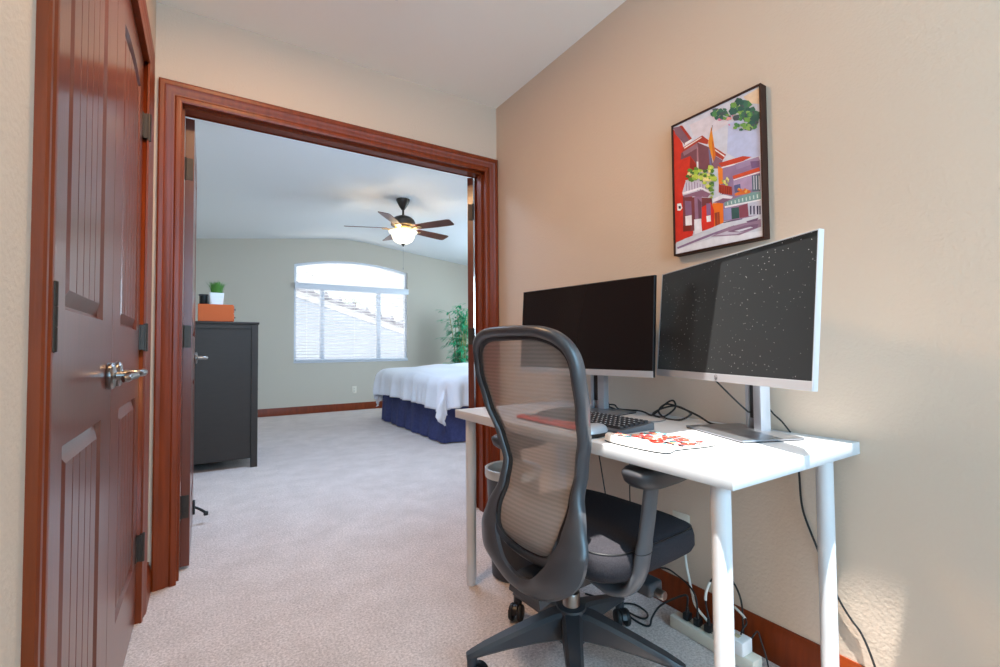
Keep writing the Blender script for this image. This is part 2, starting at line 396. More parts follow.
# ------------------------------------------------------------------ panel doors
def leaf_mesh(w, h, t, both, X, sl=.112, sr=.112):
    """front face at y=0 (towards -y), width along +x"""
    b = B(X=X); bw, bd, bs = .036, .0015, .036
    pans = [(.21, .80, 0.), (1.03, 1.89, .022)]
    for side in ((0, 1) if both else (0,)):
        Y = (lambda d: d) if side == 0 else (lambda d: t - d)
        x0, x1 = sl, w - sr
        def topf(x, z1, rise): return z1 + rise * (1 - ((x - (x0 + x1) / 2) / ((x1 - x0) / 2)) ** 2)
        b.poly([(0, Y(0), 0), (x0, Y(0), 0), (x0, Y(0), h), (0, Y(0), h)])
        b.poly([(x1, Y(0), 0), (w, Y(0), 0), (w, Y(0), h), (x1, Y(0), h)])
        b.poly([(x0, Y(0), 0), (x1, Y(0), 0), (x1, Y(0), pans[0][0]), (x0, Y(0), pans[0][0])])
        b.poly([(x0, Y(0), pans[0][1]), (x1, Y(0), pans[0][1]), (x1, Y(0), pans[1][0]), (x0, Y(0), pans[1][0])])
        nA = 10
        ax = [x0 + (x1 - x0) * i / nA for i in range(nA + 1)]
        b.poly([(x, Y(0), topf(x, pans[1][1], pans[1][2])) for x in ax] + [(x1, Y(0), h), (x0, Y(0), h)])
        for z0, z1, rise in pans:
            out = [(x0, z0), (x1, z0)] + [(x, topf(x, z1, rise)) for x in ax[::-1]]
            def ins(k):
                q = []
                for i, (x, z) in enumerate(out):
                    f = ((x - x0) / (x1 - x0))
                    kx = min(k, bs); q.append((x0 + kx + f * (x1 - x0 - 2 * kx), z + k if i < 2 else z - k))
                return q
            loops = [(out, 0), (ins(.005), .010), (ins(.009), .011), (ins(bw), bd)]
            for (la, da), (lb, db) in zip(loops, loops[1:]):
                n = len(la)
                for i in range(n):
                    j = (i + 1) % n
                    b.poly([(la[i][0], Y(da), la[i][1]), (la[j][0], Y(da), la[j][1]), (lb[j][0], Y(db), lb[j][1]), (lb[i][0], Y(db), lb[i][1])])
            # planked panel with V grooves
            a0, a1 = x0 + bs, x1 - bs; npl = 5; gx = []
            for i in range(npl):
                s_, e_ = a0 + (a1 - a0) * i / npl, a0 + (a1 - a0) * (i + 1) / npl
                gx += [(s_ + (.003 if i else 0), bd), (e_ - (.003 if i < npl - 1 else 0), bd)]
                if i < npl - 1: gx.append((e_, bd + .005))
            for (xa, da), (xb, db) in zip(gx, gx[1:]):
                m_ = 3
                for q in range(m_):
                    u, v = xa + (xb - xa) * q / m_, xa + (xb - xa) * (q + 1) / m_
                    du, dv = da + (db - da) * q / m_, da + (db - da) * (q + 1) / m_
                    fx = lambda x: x0 + (x - a0) / (a1 - a0) * (x1 - x0)
                    b.poly([(u, Y(du), z0 + bw), (v, Y(dv), z0 + bw), (v, Y(dv), topf(fx(v), z1, rise) - bw), (u, Y(du), topf(fx(u), z1, rise) - bw)])
    if not both: b.poly([(0, t, 0), (w, t, 0), (w, t, h), (0, t, h)])
    for q in ([(0, 0, 0), (0, t, 0), (0, t, h), (0, 0, h)], [(w, 0, 0), (w, t, 0), (w, t, h), (w, 0, h)], [(0, 0, h), (w, 0, h), (w, t, h), (0, t, h)], [(0, 0, 0), (w, 0, 0), (w, t, 0), (0, t, 0)]): b.poly(q)
    inv = X.inverted(); ir = inv.to_3x3(); b.bm.normal_update()
    for f in b.bm.faces:
        c = inv @ f.calc_center_median(); n = ir @ f.normal
        ref = Vector((0, -1 if c.y < t / 2 else 1, 0)) if abs(n.y) > .02 else c - Vector((w / 2, t / 2, h / 2))
        if n.dot(ref) < 0: f.normal_flip()
    return b
def lever(parent, X, direction):
    """rose on local y=0 plane, spindle towards -y, lever along direction*x"""
    b = B(X=X)
    b.lathe([(.001, -.0), (.031, 0), (.033, -.004), (.033, -.010), (.029, -.014), (.012, -.016), (.010, -.018)], axis='y', n=28)
    r = b.build('rose', M['steel'], parent)
    tag(r, 'round satin nickel rose')
    b = B(X=X); d = direction
    b.tube(cr([(0, -.012, 0), (0, -.035, 0), (d * .006, -.050, 0), (d * .022, -.056, 0), (d * .055, -.056, .001), (d * .09, -.054, .0), (d * .112, -.050, -.003), (d * .118, -.044, -.004)], 6),
           [.0105] * 13 + [.0095] * 12 + [.0085] * 12 + [.0075] * 6, 14)
    h = b.build('handle', M['steel'], parent); tag(h, 'satin nickel lever handle')
def hinge(parent, X):
    b = B(X=X)
    b.lathe([(.003, -.052), (.0075, -.050), (.0075, -.016), (.0068, -.0155), (.0068, -.0145), (.0075, -.014), (.0075, .014), (.0068, .0145), (.0068, .0155), (.0075, .016), (.0075, .050), (.003, .052)], n=14)
    b.box((-.03, .0135, -.045), (0, .0165, .045)); b.box((-.016, .002, -.045), (.001, .0165, .045))
    b.build('hinge', M['hinge'], parent)

# closet pair: local x along +Y, local y towards -X
DX = LX - .012
Xc = Matrix(((0, -1, 0, DX), (1, 0, 0, 0), (0, 0, 1, 0), (0, 0, 0, 1)))
for k, (ya, LW, sl, sr, label) in enumerate(((CY0 + .004, .632, .158, .128, 'cherry brown closet door leaf nearer the viewer, plank panels'), (1.537, .584, .128, .088, 'cherry brown closet door leaf nearer the bedroom doorway, plank panels'))):
    X = Xc @ T(ya, 0, .012)
    o = leaf_mesh(LW, 2.02, .035, False, X, sl, sr).build('door_%d' % (k + 1), M['door'], None, angle=12, recalc=False)
    tag(o, label, 'door', kind='structure')
    lever(o, Xc @ T(ya + LW - .055 if k == 0 else ya + .055, 0, .91), -1 if k == 0 else 1)
    hy = CY0 - .002 if k == 0 else CY1 + .002
    for z in (.267, 1.02, 1.795):
        hinge(o, Xc @ T(hy, -.017, z) @ (Matrix.Scale(-1, 4, (1, 0, 0)) if k == 0 else Matrix.Identity(4)))
# open bedroom leaves
def open_leaf(name, label, X, lev_side):
    o = leaf_mesh(.745, 2.015, .035, True, X).build(name, M['door'], None, angle=12, recalc=False)
    tag(o, label, 'door', kind='structure')
    return o
# left leaf: x along +Y, front (y=0) faces +X at X=-.052
Xl = Matrix(((0, -1, 0, -.052), (1, 0, 0, 2.528), (0, 0, 1, .014), (0, 0, 0, 1)))
dl = open_leaf('door_3', 'cherry door leaf standing open into the bedroom, beside the dresser', Xl, 1)
lever(dl, Xl @ T(.60, 0, .915), 1)
for z in (.262, 1.02, 1.782):
    b = B(X=Xl @ T(0, 0, z)); b.box((-.003, .004, -.05), (.0005, .034, .05), .0008, 1); b.lathe([(.007, -.05), (.007, .05)], (-.006, .036, 0), 12)
    for sz in (-.03, 0, .03): b.lathe([(.001, -.0042), (.004, -.0042), (.004, -.002)], (0, .018, sz), 10, 'x')
    b.build('hinge', M['hinge'], dl)
b = B(X=Xl); b.box((.58, -.012, .05), (.63, 0, .12), .004); b.tube(cr([(.605, -.008, .085), (.605, -.026, .075), (.607, -.045, .060), (.609, -.060, .046)], 4), .007, 8); b.box((.594, -.075, .030), (.624, -.052, .050), .005)
tag(b.build('door_stop', M['rubber'], dl), 'black kick down door stop')
b = B(X=Xl); b.box((.7445, .006, .86), (.7458, .029, .97), .0004, 1); b.build('latch_plate', M['hinge'], dl)
# right leaf: front (y=0) faces -X at X=1.368
Xr = T(1.366, 2.530, 0) @ Rz(math.radians(-38)) @ Matrix(((0, 1, 0, 0), (1, 0, 0, 0), (0, 0, 1, .014), (0, 0, 0, 1)))
dr = open_leaf('door_4', 'cherry door leaf standing open past the right doorway casing', Xr, -1)
lever(dr, Xr @ T(.685, 0, .915), -1)
for z in (.30, 1.03, 1.80):
    b = B(X=Xr @ T(0, 0, z)); b.box((-.003, .004, -.05), (.0005, .034, .05), .0008, 1); b.lathe([(.007, -.05), (.007, .05)], (-.006, .036, 0), 12)
    b.build('hinge', M['hinge'], dr)

# ------------------------------------------------------------------ wall plates and sprinkler
def outlet(X, label):
    t = thing('power_outlet', label, 'outlet', X.translation)
    R = X.to_3x3().to_4x4()
    b = B(X=R); b.box((-.036, -.006, -.058), (.036, 0, .058), .004); b.build('cover_plate', M['ivory'], t)
    for z in (-.02, .02):
        b = B(X=R); b.lathe([(.001, -.0085), (.0145, -.0085), (.0165, -.006), (.0165, -.004)], (0, 0, z), 20, 'y')
        s_ = b.build('socket', M['ivory'], t)
        b = B(X=R)
        for dx in (-.006, .006): b.box((dx - .0012, -.0092, z - .002), (dx + .0012, -.0084, z + .008))
        b.box((-.002, -.0092, z - .010), (.002, -.0084, z - .006))
        b.build('slots', M['black'], s_)
    return t
outlet(T(WX, 1.12, .30) @ Rz(-PI / 2), 'white wall outlet above the baseboard under the desk')
outlet(T(2.025, BY, .325), 'white wall outlet low on the bedroom wall under the window')

t = thing('fire_sprinkler', 'small white fire sprinkler on the hall ceiling', 'sprinkler', (.636, 1.775, CZ))
b = B(); b.lathe([(.036, 0), (.036, -.004), (.026, -.010), (.014, -.012)], n=24); b.build('escutcheon', M['ceil'], t)
b = B(); b.tube([(0, 0, -.01), (0, 0, -.022)], .009, 12)
for s_ in (-1, 1): b.tube(cr([(s_ * .007, 0, -.02), (s_ * .014, 0, -.030), (s_ * .010, 0, -.042), (0, 0, -.048)], 4), .0028, 8)
b.lathe([(.001, -.050), (.015, -.050), (.017, -.048), (.002, -.047)], n=20)
b.build('sprinkler_head', M['silver'], t)

# ------------------------------------------------------------------ framed picture
def colour_mesh(name, polys, m, parent, z_of, label=None):
    """polys: (colour, [(u,v)...]); z_of(u,v,k) gives the 3D point for layer k"""
    bm = bmesh.new(); lay = bm.loops.layers.float_color.new('pigment')
    for k, (c, pts) in enumerate(polys):
        vs = [bm.verts.new(z_of(u, v, k)) for u, v in pts]
        try: f = bm.faces.new(vs)
        except ValueError: continue
        for l in f.loops: l[lay] = lin(c)
    me = bpy.data.meshes.new(name); bm.to_mesh(me); bm.free(); me.materials.append(m)
    o = bpy.data.objects.new(name, me); COL.objects.link(o); o.parent = parent
    if label: o['label'] = label
    return o
ART = [
((206, 208, 222),[(0.0,1.0),(1.0,1.0),(1.0,0.0),(0.0,0.0)]),
((188, 196, 228),[(0.669,0.841),(0.99,0.826),(0.989,0.536),(0.778,0.558),(0.647,0.638)]),
((214, 206, 216),[(0.211,0.958),(0.579,0.957),(0.669,0.841),(0.431,0.814),(0.262,0.858)]),
((206, 52, 38),[(0.0,0.984),(0.118,0.842),(0.144,0.738),(0.113,0.593),(0.226,0.442),(0.231,0.127),(0.0,0.084)]),
((128, 92, 108),[(0.0,0.995),(0.088,0.983),(0.233,0.844),(0.147,0.823),(0.027,0.937)]),
((172, 52, 40),[(0.081,0.988),(0.118,0.981),(0.241,0.846),(0.209,0.844)]),
((236, 230, 230),[(0.146,0.837),(0.23,0.845),(0.237,0.833),(0.158,0.816)]),
((122, 74, 86),[(0.099,0.77),(0.304,0.803),(0.453,0.726),(0.492,0.573),(0.29,0.576),(0.186,0.642),(0.074,0.656)]),
((150, 110, 124),[(0.117,0.776),(0.304,0.803),(0.315,0.76),(0.135,0.74)]),
((174, 58, 44),[(0.121,0.808),(0.368,0.837),(0.443,0.782),(0.429,0.754),(0.316,0.8),(0.117,0.774)]),
((240, 228, 224),[(0.136,0.804),(0.356,0.829),(0.361,0.822),(0.143,0.794)]),
((204, 50, 36),[(0.079,0.72),(0.215,0.721),(0.311,0.614),(0.272,0.538),(0.076,0.557)]),
((150, 40, 34),[(0.215,0.718),(0.305,0.615),(0.283,0.557),(0.204,0.638)]),
((170, 120, 130),[(0.298,0.764),(0.315,0.76),(0.318,0.591),(0.294,0.597)]),
((232, 226, 230),[(0.292,0.66),(0.312,0.655),(0.314,0.571),(0.293,0.576)]),
((170, 62, 48),[(0.509,0.714),(0.638,0.628),(0.6,0.599),(0.514,0.654)]),
((238, 228, 226),[(0.515,0.698),(0.625,0.623),(0.616,0.617),(0.515,0.688)]),
((134, 96, 116),[(0.507,0.655),(0.6,0.597),(0.568,0.546),(0.473,0.567)]),
((226, 142, 42),[(0.478,0.871),(0.498,0.776),(0.52,0.648),(0.493,0.61),(0.463,0.682),(0.436,0.761)]),
((206, 104, 34),[(0.479,0.781),(0.5,0.744),(0.517,0.644),(0.493,0.614)]),
((110, 110, 150),[(0.438,0.729),(0.46,0.703),(0.476,0.577),(0.451,0.583)]),
((90, 70, 80),[(0.488,0.881),(0.494,0.877),(0.484,0.841),(0.477,0.843)]),
((150, 122, 156),[(0.568,0.556),(0.69,0.568),(0.988,0.509),(0.982,0.124),(0.588,0.166)]),
((198, 66, 46),[(0.553,0.588),(0.815,0.576),(0.905,0.549),(0.749,0.537),(0.583,0.553)]),
((232, 224, 228),[(0.583,0.553),(0.835,0.539),(0.837,0.529),(0.583,0.543)]),
((160, 136, 170),[(0.734,0.539),(0.973,0.535),(0.988,0.5),(0.747,0.497)]),
((120, 90, 130),[(0.89,0.522),(0.977,0.506),(0.978,0.465),(0.902,0.472)]),
((208, 78, 48),[(0.702,0.464),(0.977,0.463),(0.985,0.437),(0.71,0.439)]),
((240, 226, 222),[(0.71,0.437),(0.985,0.434),(0.985,0.426),(0.713,0.429)]),
((176, 150, 184),[(0.71,0.427),(0.901,0.424),(0.903,0.33),(0.713,0.347)]),
((92, 96, 140),[(0.715,0.395),(0.782,0.393),(0.786,0.343),(0.719,0.342)]),
((88, 104, 118),[(0.901,0.424),(0.985,0.415),(0.983,0.305),(0.903,0.315)]),
((214, 214, 226),[(0.917,0.418),(0.925,0.419),(0.925,0.326),(0.917,0.325)]),
((214, 214, 226),[(0.941,0.413),(0.95,0.413),(0.949,0.321),(0.941,0.321)]),
((214, 214, 226),[(0.968,0.408),(0.976,0.408),(0.976,0.316),(0.968,0.315)]),
((226, 120, 60),[(0.719,0.336),(0.829,0.346),(0.884,0.326),(0.883,0.309),(0.727,0.32)]),
((122, 160, 158),[(0.607,0.297),(0.897,0.312),(0.986,0.301),(0.987,0.249),(0.826,0.258),(0.609,0.269)]),
((206, 222, 220),[(0.637,0.291),(0.649,0.291),(0.651,0.271),(0.639,0.271)]),
((206, 222, 220),[(0.677,0.291),(0.689,0.291),(0.692,0.27),(0.68,0.27)]),
((206, 222, 220),[(0.717,0.29),(0.729,0.29),(0.731,0.269),(0.72,0.269)]),
((206, 222, 220),[(0.757,0.29),(0.768,0.29),(0.77,0.268),(0.759,0.268)]),
((206, 222, 220),[(0.795,0.29),(0.807,0.29),(0.809,0.266),(0.798,0.267)]),
((206, 222, 220),[(0.834,0.289),(0.845,0.289),(0.847,0.265),(0.836,0.265)]),
((206, 222, 220),[(0.871,0.289),(0.882,0.289),(0.884,0.264),(0.873,0.264)]),
((206, 222, 220),[(0.909,0.289),(0.919,0.288),(0.921,0.263),(0.91,0.263)]),
((206, 222, 220),[(0.945,0.288),(0.956,0.288),(0.958,0.262),(0.947,0.262)]),
((234, 232, 238),[(0.609,0.269),(0.854,0.257),(0.984,0.25),(0.984,0.241),(0.856,0.245),(0.612,0.256)]),
((148, 148, 190),[(0.596,0.251),(0.681,0.251),(0.681,0.165),(0.6,0.17)]),
((54, 92, 92),[(0.68,0.243),(0.762,0.237),(0.765,0.16),(0.684,0.165)]),
((140, 74, 92),[(0.762,0.24),(0.853,0.247),(0.859,0.155),(0.768,0.159)]),
((196, 198, 214),[(0.853,0.247),(0.984,0.239),(0.985,0.144),(0.861,0.158)]),
((58, 54, 84),[(0.875,0.223),(0.891,0.224),(0.889,0.165),(0.875,0.165)]),
((58, 54, 84),[(0.907,0.217),(0.924,0.218),(0.922,0.159),(0.908,0.16)]),
((58, 54, 84),[(0.942,0.211),(0.959,0.212),(0.957,0.154),(0.943,0.154)]),
((58, 54, 84),[(0.966,0.207),(0.982,0.208),(0.98,0.15),(0.967,0.15)]),
((232, 116, 36),[(0.473,0.314),(0.594,0.299),(0.593,0.144),(0.493,0.139),(0.463,0.183)]),
((150, 62, 44),[(0.493,0.241),(0.549,0.239),(0.553,0.138),(0.5,0.138)]),
((190, 82, 40),[(0.524,0.233),(0.534,0.232),(0.534,0.139),(0.525,0.138)]),
((176, 62, 44),[(0.549,0.438),(0.692,0.39),(0.695,0.331),(0.593,0.36),(0.547,0.379)]),
((120, 36, 36),[(0.561,0.426),(0.569,0.423),(0.569,0.365),(0.561,0.367)]),
((120, 36, 36),[(0.581,0.42),(0.589,0.417),(0.589,0.36),(0.581,0.362)]),
((120, 36, 36),[(0.601,0.414),(0.609,0.412),(0.608,0.355),(0.601,0.358)]),
((120, 36, 36),[(0.621,0.408),(0.628,0.406),(0.628,0.351),(0.621,0.353)]),
((120, 36, 36),[(0.64,0.402),(0.648,0.4),(0.648,0.346),(0.64,0.348)]),
((120, 36, 36),[(0.66,0.396),(0.667,0.394),(0.667,0.341),(0.66,0.344)]),
((120, 36, 36),[(0.679,0.391),(0.686,0.388),(0.686,0.337),(0.679,0.339)]),
((230, 226, 236),[(0.467,0.344),(0.593,0.356),(0.701,0.319),(0.682,0.308),(0.592,0.329),(0.482,0.319)]),
((130, 92, 120),[(0.482,0.319),(0.592,0.327),(0.682,0.305),(0.591,0.293)]),
((236, 130, 50),[(0.543,0.57),(0.598,0.538),(0.595,0.429),(0.549,0.438)]),
((206, 48, 36),[(0.018,0.469),(0.11,0.43),(0.123,0.214),(0.234,0.114),(0.021,0.1)]),
((120, 60, 66),[(0.11,0.43),(0.467,0.354),(0.472,0.282),(0.334,0.306),(0.33,0.142),(0.104,0.163)]),
((214, 50, 40),[(0.334,0.306),(0.454,0.326),(0.49,0.259),(0.487,0.14),(0.338,0.131)]),
((150, 112, 140),[(0.255,0.403),(0.347,0.391),(0.342,0.222),(0.258,0.225)]),
((110, 72, 92),[(0.296,0.385),(0.342,0.346),(0.339,0.223),(0.302,0.224)]),
((232, 232, 240),[(0.247,0.233),(0.332,0.226),(0.343,0.126),(0.248,0.122)]),
((134, 98, 130),[(0.134,0.395),(0.216,0.376),(0.22,0.271),(0.139,0.279)]),
((236, 232, 236),[(0.136,0.276),(0.217,0.271),(0.219,0.195),(0.138,0.203)]),
((120, 42, 34),[(0.105,0.206),(0.208,0.197),(0.204,0.158),(0.108,0.161)]),
((140, 100, 140),[(0.398,0.327),(0.45,0.318),(0.451,0.235),(0.402,0.237)]),
((238, 236, 240),[(0.396,0.234),(0.448,0.232),(0.45,0.187),(0.401,0.189)]),
((200, 196, 214),[(0.103,0.463),(0.148,0.54),(0.289,0.526),(0.445,0.439),(0.452,0.387),(0.354,0.43),(0.11,0.436)]),
((150, 130, 160),[(0.152,0.529),(0.163,0.529),(0.165,0.467),(0.154,0.466)]),
((150, 130, 160),[(0.187,0.524),(0.198,0.524),(0.2,0.46),(0.189,0.46)]),
((150, 130, 160),[(0.223,0.519),(0.233,0.519),(0.235,0.453),(0.225,0.453)]),
((150, 130, 160),[(0.257,0.514),(0.268,0.514),(0.27,0.446),(0.259,0.446)]),
((150, 130, 160),[(0.292,0.503),(0.302,0.499),(0.304,0.44),(0.294,0.44)]),
((150, 130, 160),[(0.325,0.489),(0.335,0.484),(0.338,0.433),(0.327,0.433)]),
((150, 130, 160),[(0.359,0.475),(0.369,0.47),(0.371,0.427),(0.361,0.427)]),
((150, 130, 160),[(0.392,0.461),(0.401,0.457),(0.404,0.42),(0.394,0.42)]),
((236, 232, 240),[(0.103,0.463),(0.338,0.46),(0.452,0.403),(0.452,0.391),(0.346,0.444),(0.11,0.447)]),
((142, 102, 126),[(0.11,0.438),(0.351,0.435),(0.452,0.387),(0.419,0.367),(0.251,0.406),(0.128,0.422)]),
((236, 236, 240),[(0.032,0.39),(0.083,0.385),(0.101,0.345),(0.071,0.329),(0.034,0.337)]),
((70, 54, 70),[(0.05,0.369),(0.079,0.366),(0.083,0.344),(0.053,0.347)]),
((206, 208, 218),[(0.011,0.092),(0.245,0.117),(0.599,0.155),(0.98,0.148),(0.986,0.013),(0.01,0.015)]),
((226, 226, 234),[(0.01,0.036),(0.459,0.064),(0.987,0.04),(0.986,0.004),(0.009,0.004)]),
((138, 112, 146),[(0.018,0.053),(0.362,0.091),(0.706,0.119),(0.712,0.111),(0.378,0.074),(0.029,0.039)]),
((150, 122, 146),[(0.444,0.076),(0.647,0.116),(0.979,0.119),(0.983,0.068),(0.762,0.043)]),
((196, 190, 206),[(0.492,0.079),(0.631,0.09),(0.819,0.063),(0.733,0.054)]),
((126, 96, 124),[(0.631,0.084),(0.82,0.101),(0.957,0.09),(0.943,0.064),(0.762,0.062)]),
((214, 212, 222),[(0.705,0.079),(0.875,0.083),(0.903,0.074),(0.762,0.066)]),
((112, 84, 112),[(0.835,0.126),(0.958,0.131),(0.944,0.113),(0.849,0.115)]),
((92, 80, 110),[(0.587,0.16),(0.794,0.152),(0.796,0.146),(0.593,0.152)]),
((226, 200, 170),[(0.835,0.978),(0.997,0.988),(0.993,0.881),(0.904,0.913)]),
((70, 84, 90),[(0.576,0.961),(0.563,0.947),(0.528,0.962),(0.509,0.973),(0.494,0.994),(0.53,0.991),(0.562,0.98)]),
((72, 132, 78),[(0.667,0.877),(0.661,0.874),(0.645,0.878),(0.642,0.885),(0.645,0.891),(0.666,0.886)]),
((60, 110, 90),[(0.604,0.943),(0.597,0.94),(0.586,0.941),(0.572,0.95),(0.572,0.957),(0.586,0.96),(0.6,0.951)]),
((72, 132, 78),[(0.534,0.946),(0.514,0.942),(0.493,0.952),(0.489,0.965),(0.516,0.962)]),
((60, 110, 90),[(0.674,0.912),(0.653,0.897),(0.621,0.914),(0.609,0.946),(0.651,0.943)]),
((112, 160, 80),[(0.682,0.895),(0.676,0.889),(0.659,0.893),(0.649,0.901),(0.642,0.914),(0.66,0.91),(0.681,0.905)]),
((44, 92, 84),[(0.587,0.925),(0.575,0.917),(0.562,0.921),(0.542,0.934),(0.544,0.944),(0.561,0.946),(0.576,0.937)]),
((140, 176, 96),[(0.693,0.874),(0.681,0.87),(0.665,0.875),(0.66,0.884),(0.668,0.888),(0.685,0.887)]),
((60, 110, 90),[(0.568,0.959),(0.563,0.953),(0.542,0.957),(0.533,0.97),(0.543,0.974),(0.563,0.968)]),
((44, 92, 84),[(0.537,0.946),(0.515,0.939),(0.496,0.939),(0.475,0.955),(0.471,0.974),(0.497,0.976),(0.526,0.965)]),
((44, 92, 84),[(0.574,0.909),(0.558,0.905),(0.536,0.903),(0.521,0.917),(0.518,0.931),(0.539,0.934),(0.559,0.924)]),
((72, 132, 78),[(0.542,0.933),(0.54,0.927),(0.521,0.931),(0.506,0.937),(0.503,0.948),(0.521,0.947),(0.543,0.941)]),
((140, 176, 96),[(0.556,0.951),(0.552,0.942),(0.529,0.945),(0.512,0.964),(0.527,0.97),(0.555,0.962)]),
((140, 176, 96),[(0.608,0.91),(0.6,0.904),(0.585,0.905),(0.572,0.917),(0.573,0.925),(0.587,0.924),(0.6,0.923)]),
((140, 176, 96),[(0.601,0.95),(0.59,0.94),(0.56,0.945),(0.547,0.966),(0.558,0.974),(0.59,0.963)]),
((60, 110, 90),[(0.541,0.967),(0.534,0.954),(0.513,0.967),(0.495,0.981),(0.513,0.984),(0.533,0.98)]),
((72, 132, 78),[(0.552,0.941),(0.53,0.923),(0.496,0.945),(0.493,0.971),(0.535,0.968)]),
((70, 84, 90),[(0.702,0.878),(0.694,0.871),(0.676,0.875),(0.665,0.889),(0.677,0.894),(0.697,0.891)]),
((70, 84, 90),[(0.631,0.922),(0.613,0.911),(0.587,0.923),(0.566,0.941),(0.589,0.951),(0.611,0.944)]),
((60, 110, 90),[(0.621,0.947),(0.599,0.94),(0.57,0.95),(0.562,0.965),(0.568,0.973),(0.597,0.971)]),
((60, 110, 90),[(0.662,0.943),(0.642,0.941),(0.615,0.951),(0.617,0.965),(0.643,0.957)]),
((112, 160, 80),[(0.594,0.895),(0.583,0.892),(0.567,0.898),(0.568,0.907),(0.583,0.909)]),
((70, 84, 90),[(0.652,0.924),(0.646,0.919),(0.631,0.922),(0.625,0.932),(0.629,0.939),(0.644,0.934)]),
((44, 92, 84),[(0.635,0.892),(0.615,0.884),(0.582,0.895),(0.563,0.913),(0.59,0.923),(0.614,0.91)]),
((44, 92, 84),[(0.585,0.945),(0.579,0.936),(0.55,0.94),(0.542,0.957),(0.552,0.963),(0.582,0.957)]),
((112, 160, 80),[(0.651,0.884),(0.644,0.874),(0.622,0.881),(0.613,0.895),(0.621,0.906),(0.642,0.894)]),
((72, 132, 78),[(0.881,0.869),(0.869,0.858),(0.834,0.872),(0.843,0.889),(0.871,0.891)]),
((112, 160, 80),[(0.889,0.881),(0.88,0.873),(0.86,0.881),(0.855,0.891),(0.859,0.9),(0.875,0.897)]),
((70, 84, 90),[(0.793,0.846),(0.789,0.83),(0.734,0.843),(0.718,0.867),(0.732,0.879),(0.788,0.87)]),
((44, 92, 84),[(0.793,0.936),(0.783,0.924),(0.765,0.927),(0.752,0.943),(0.754,0.955),(0.765,0.958),(0.788,0.949)]),
((140, 176, 96),[(0.836,0.902),(0.813,0.895),(0.77,0.914),(0.776,0.932),(0.813,0.926)]),
((70, 84, 90),[(0.842,0.89),(0.84,0.879),(0.807,0.887),(0.792,0.905),(0.809,0.91),(0.837,0.91)]),
((60, 110, 90),[(0.769,0.937),(0.744,0.927),(0.701,0.944),(0.696,0.97),(0.744,0.968)]),
((44, 92, 84),[(0.859,0.856),(0.833,0.853),(0.809,0.86),(0.793,0.875),(0.81,0.881),(0.84,0.872)]),
((72, 132, 78),[(0.873,0.84),(0.857,0.823),(0.806,0.836),(0.783,0.866),(0.814,0.882),(0.858,0.871)]),
((60, 110, 90),[(0.826,0.938),(0.815,0.935),(0.797,0.939),(0.794,0.948),(0.796,0.954),(0.814,0.954)]),
((140, 176, 96),[(0.88,0.904),(0.867,0.891),(0.83,0.902),(0.803,0.928),(0.822,0.94),(0.875,0.929)]),
((72, 132, 78),[(0.91,0.814),(0.891,0.799),(0.86,0.815),(0.832,0.837),(0.857,0.849),(0.889,0.835)]),
((72, 132, 78),[(0.928,0.896),(0.887,0.887),(0.836,0.912),(0.829,0.94),(0.887,0.938)]),
((70, 84, 90),[(0.882,0.903),(0.845,0.894),(0.807,0.909),(0.8,0.937),(0.843,0.931)]),
((44, 92, 84),[(0.837,0.943),(0.81,0.936),(0.771,0.948),(0.774,0.977),(0.812,0.977)]),
((60, 110, 90),[(0.93,0.846),(0.922,0.837),(0.899,0.841),(0.877,0.855),(0.89,0.862),(0.901,0.872),(0.916,0.863)]),
((44, 92, 84),[(0.85,0.846),(0.838,0.84),(0.812,0.853),(0.813,0.862),(0.835,0.857)]),
((70, 84, 90),[(0.909,0.867),(0.889,0.86),(0.857,0.866),(0.828,0.891),(0.848,0.905),(0.888,0.894)]),
((60, 110, 90),[(0.804,0.895),(0.801,0.879),(0.763,0.891),(0.75,0.904),(0.736,0.926),(0.769,0.93),(0.79,0.914)]),
((70, 84, 90),[(0.891,0.817),(0.869,0.809),(0.843,0.808),(0.825,0.829),(0.82,0.848),(0.846,0.842),(0.866,0.839)]),
((72, 132, 78),[(0.813,0.903),(0.794,0.899),(0.764,0.907),(0.758,0.927),(0.795,0.923)]),
((60, 110, 90),[(0.901,0.874),(0.883,0.868),(0.853,0.871),(0.824,0.888),(0.831,0.902),(0.852,0.904),(0.887,0.894)]),
((72, 132, 78),[(0.747,0.938),(0.731,0.924),(0.695,0.943),(0.707,0.962),(0.734,0.952)]),
((60, 110, 90),[(0.958,0.853),(0.938,0.839),(0.889,0.859),(0.908,0.882),(0.941,0.88)]),
((60, 110, 90),[(0.863,0.839),(0.842,0.836),(0.818,0.842),(0.823,0.859),(0.843,0.862)]),
((72, 132, 78),[(0.828,0.828),(0.809,0.818),(0.779,0.835),(0.785,0.846),(0.809,0.849)]),
((60, 110, 90),[(0.908,0.814),(0.884,0.805),(0.864,0.817),(0.867,0.833),(0.889,0.833)]),
((60, 110, 90),[(0.877,0.905),(0.863,0.897),(0.842,0.91),(0.843,0.92),(0.862,0.92)]),
((60, 110, 90),[(0.887,0.921),(0.874,0.906),(0.839,0.919),(0.805,0.946),(0.839,0.956),(0.876,0.941)]),
((112, 160, 80),[(0.838,0.879),(0.829,0.876),(0.811,0.879),(0.796,0.886),(0.799,0.895),(0.812,0.897),(0.825,0.891)]),
((112, 160, 80),[(0.832,0.886),(0.822,0.882),(0.802,0.883),(0.791,0.898),(0.805,0.903),(0.82,0.897)]),
((112, 160, 80),[(0.774,0.892),(0.751,0.881),(0.697,0.898),(0.71,0.929),(0.749,0.925)]),
((112, 160, 80),[(0.77,0.939),(0.753,0.929),(0.712,0.943),(0.705,0.976),(0.754,0.966)]),
((44, 92, 84),[(0.851,0.94),(0.82,0.925),(0.778,0.944),(0.744,0.973),(0.772,0.992),(0.816,0.972)]),
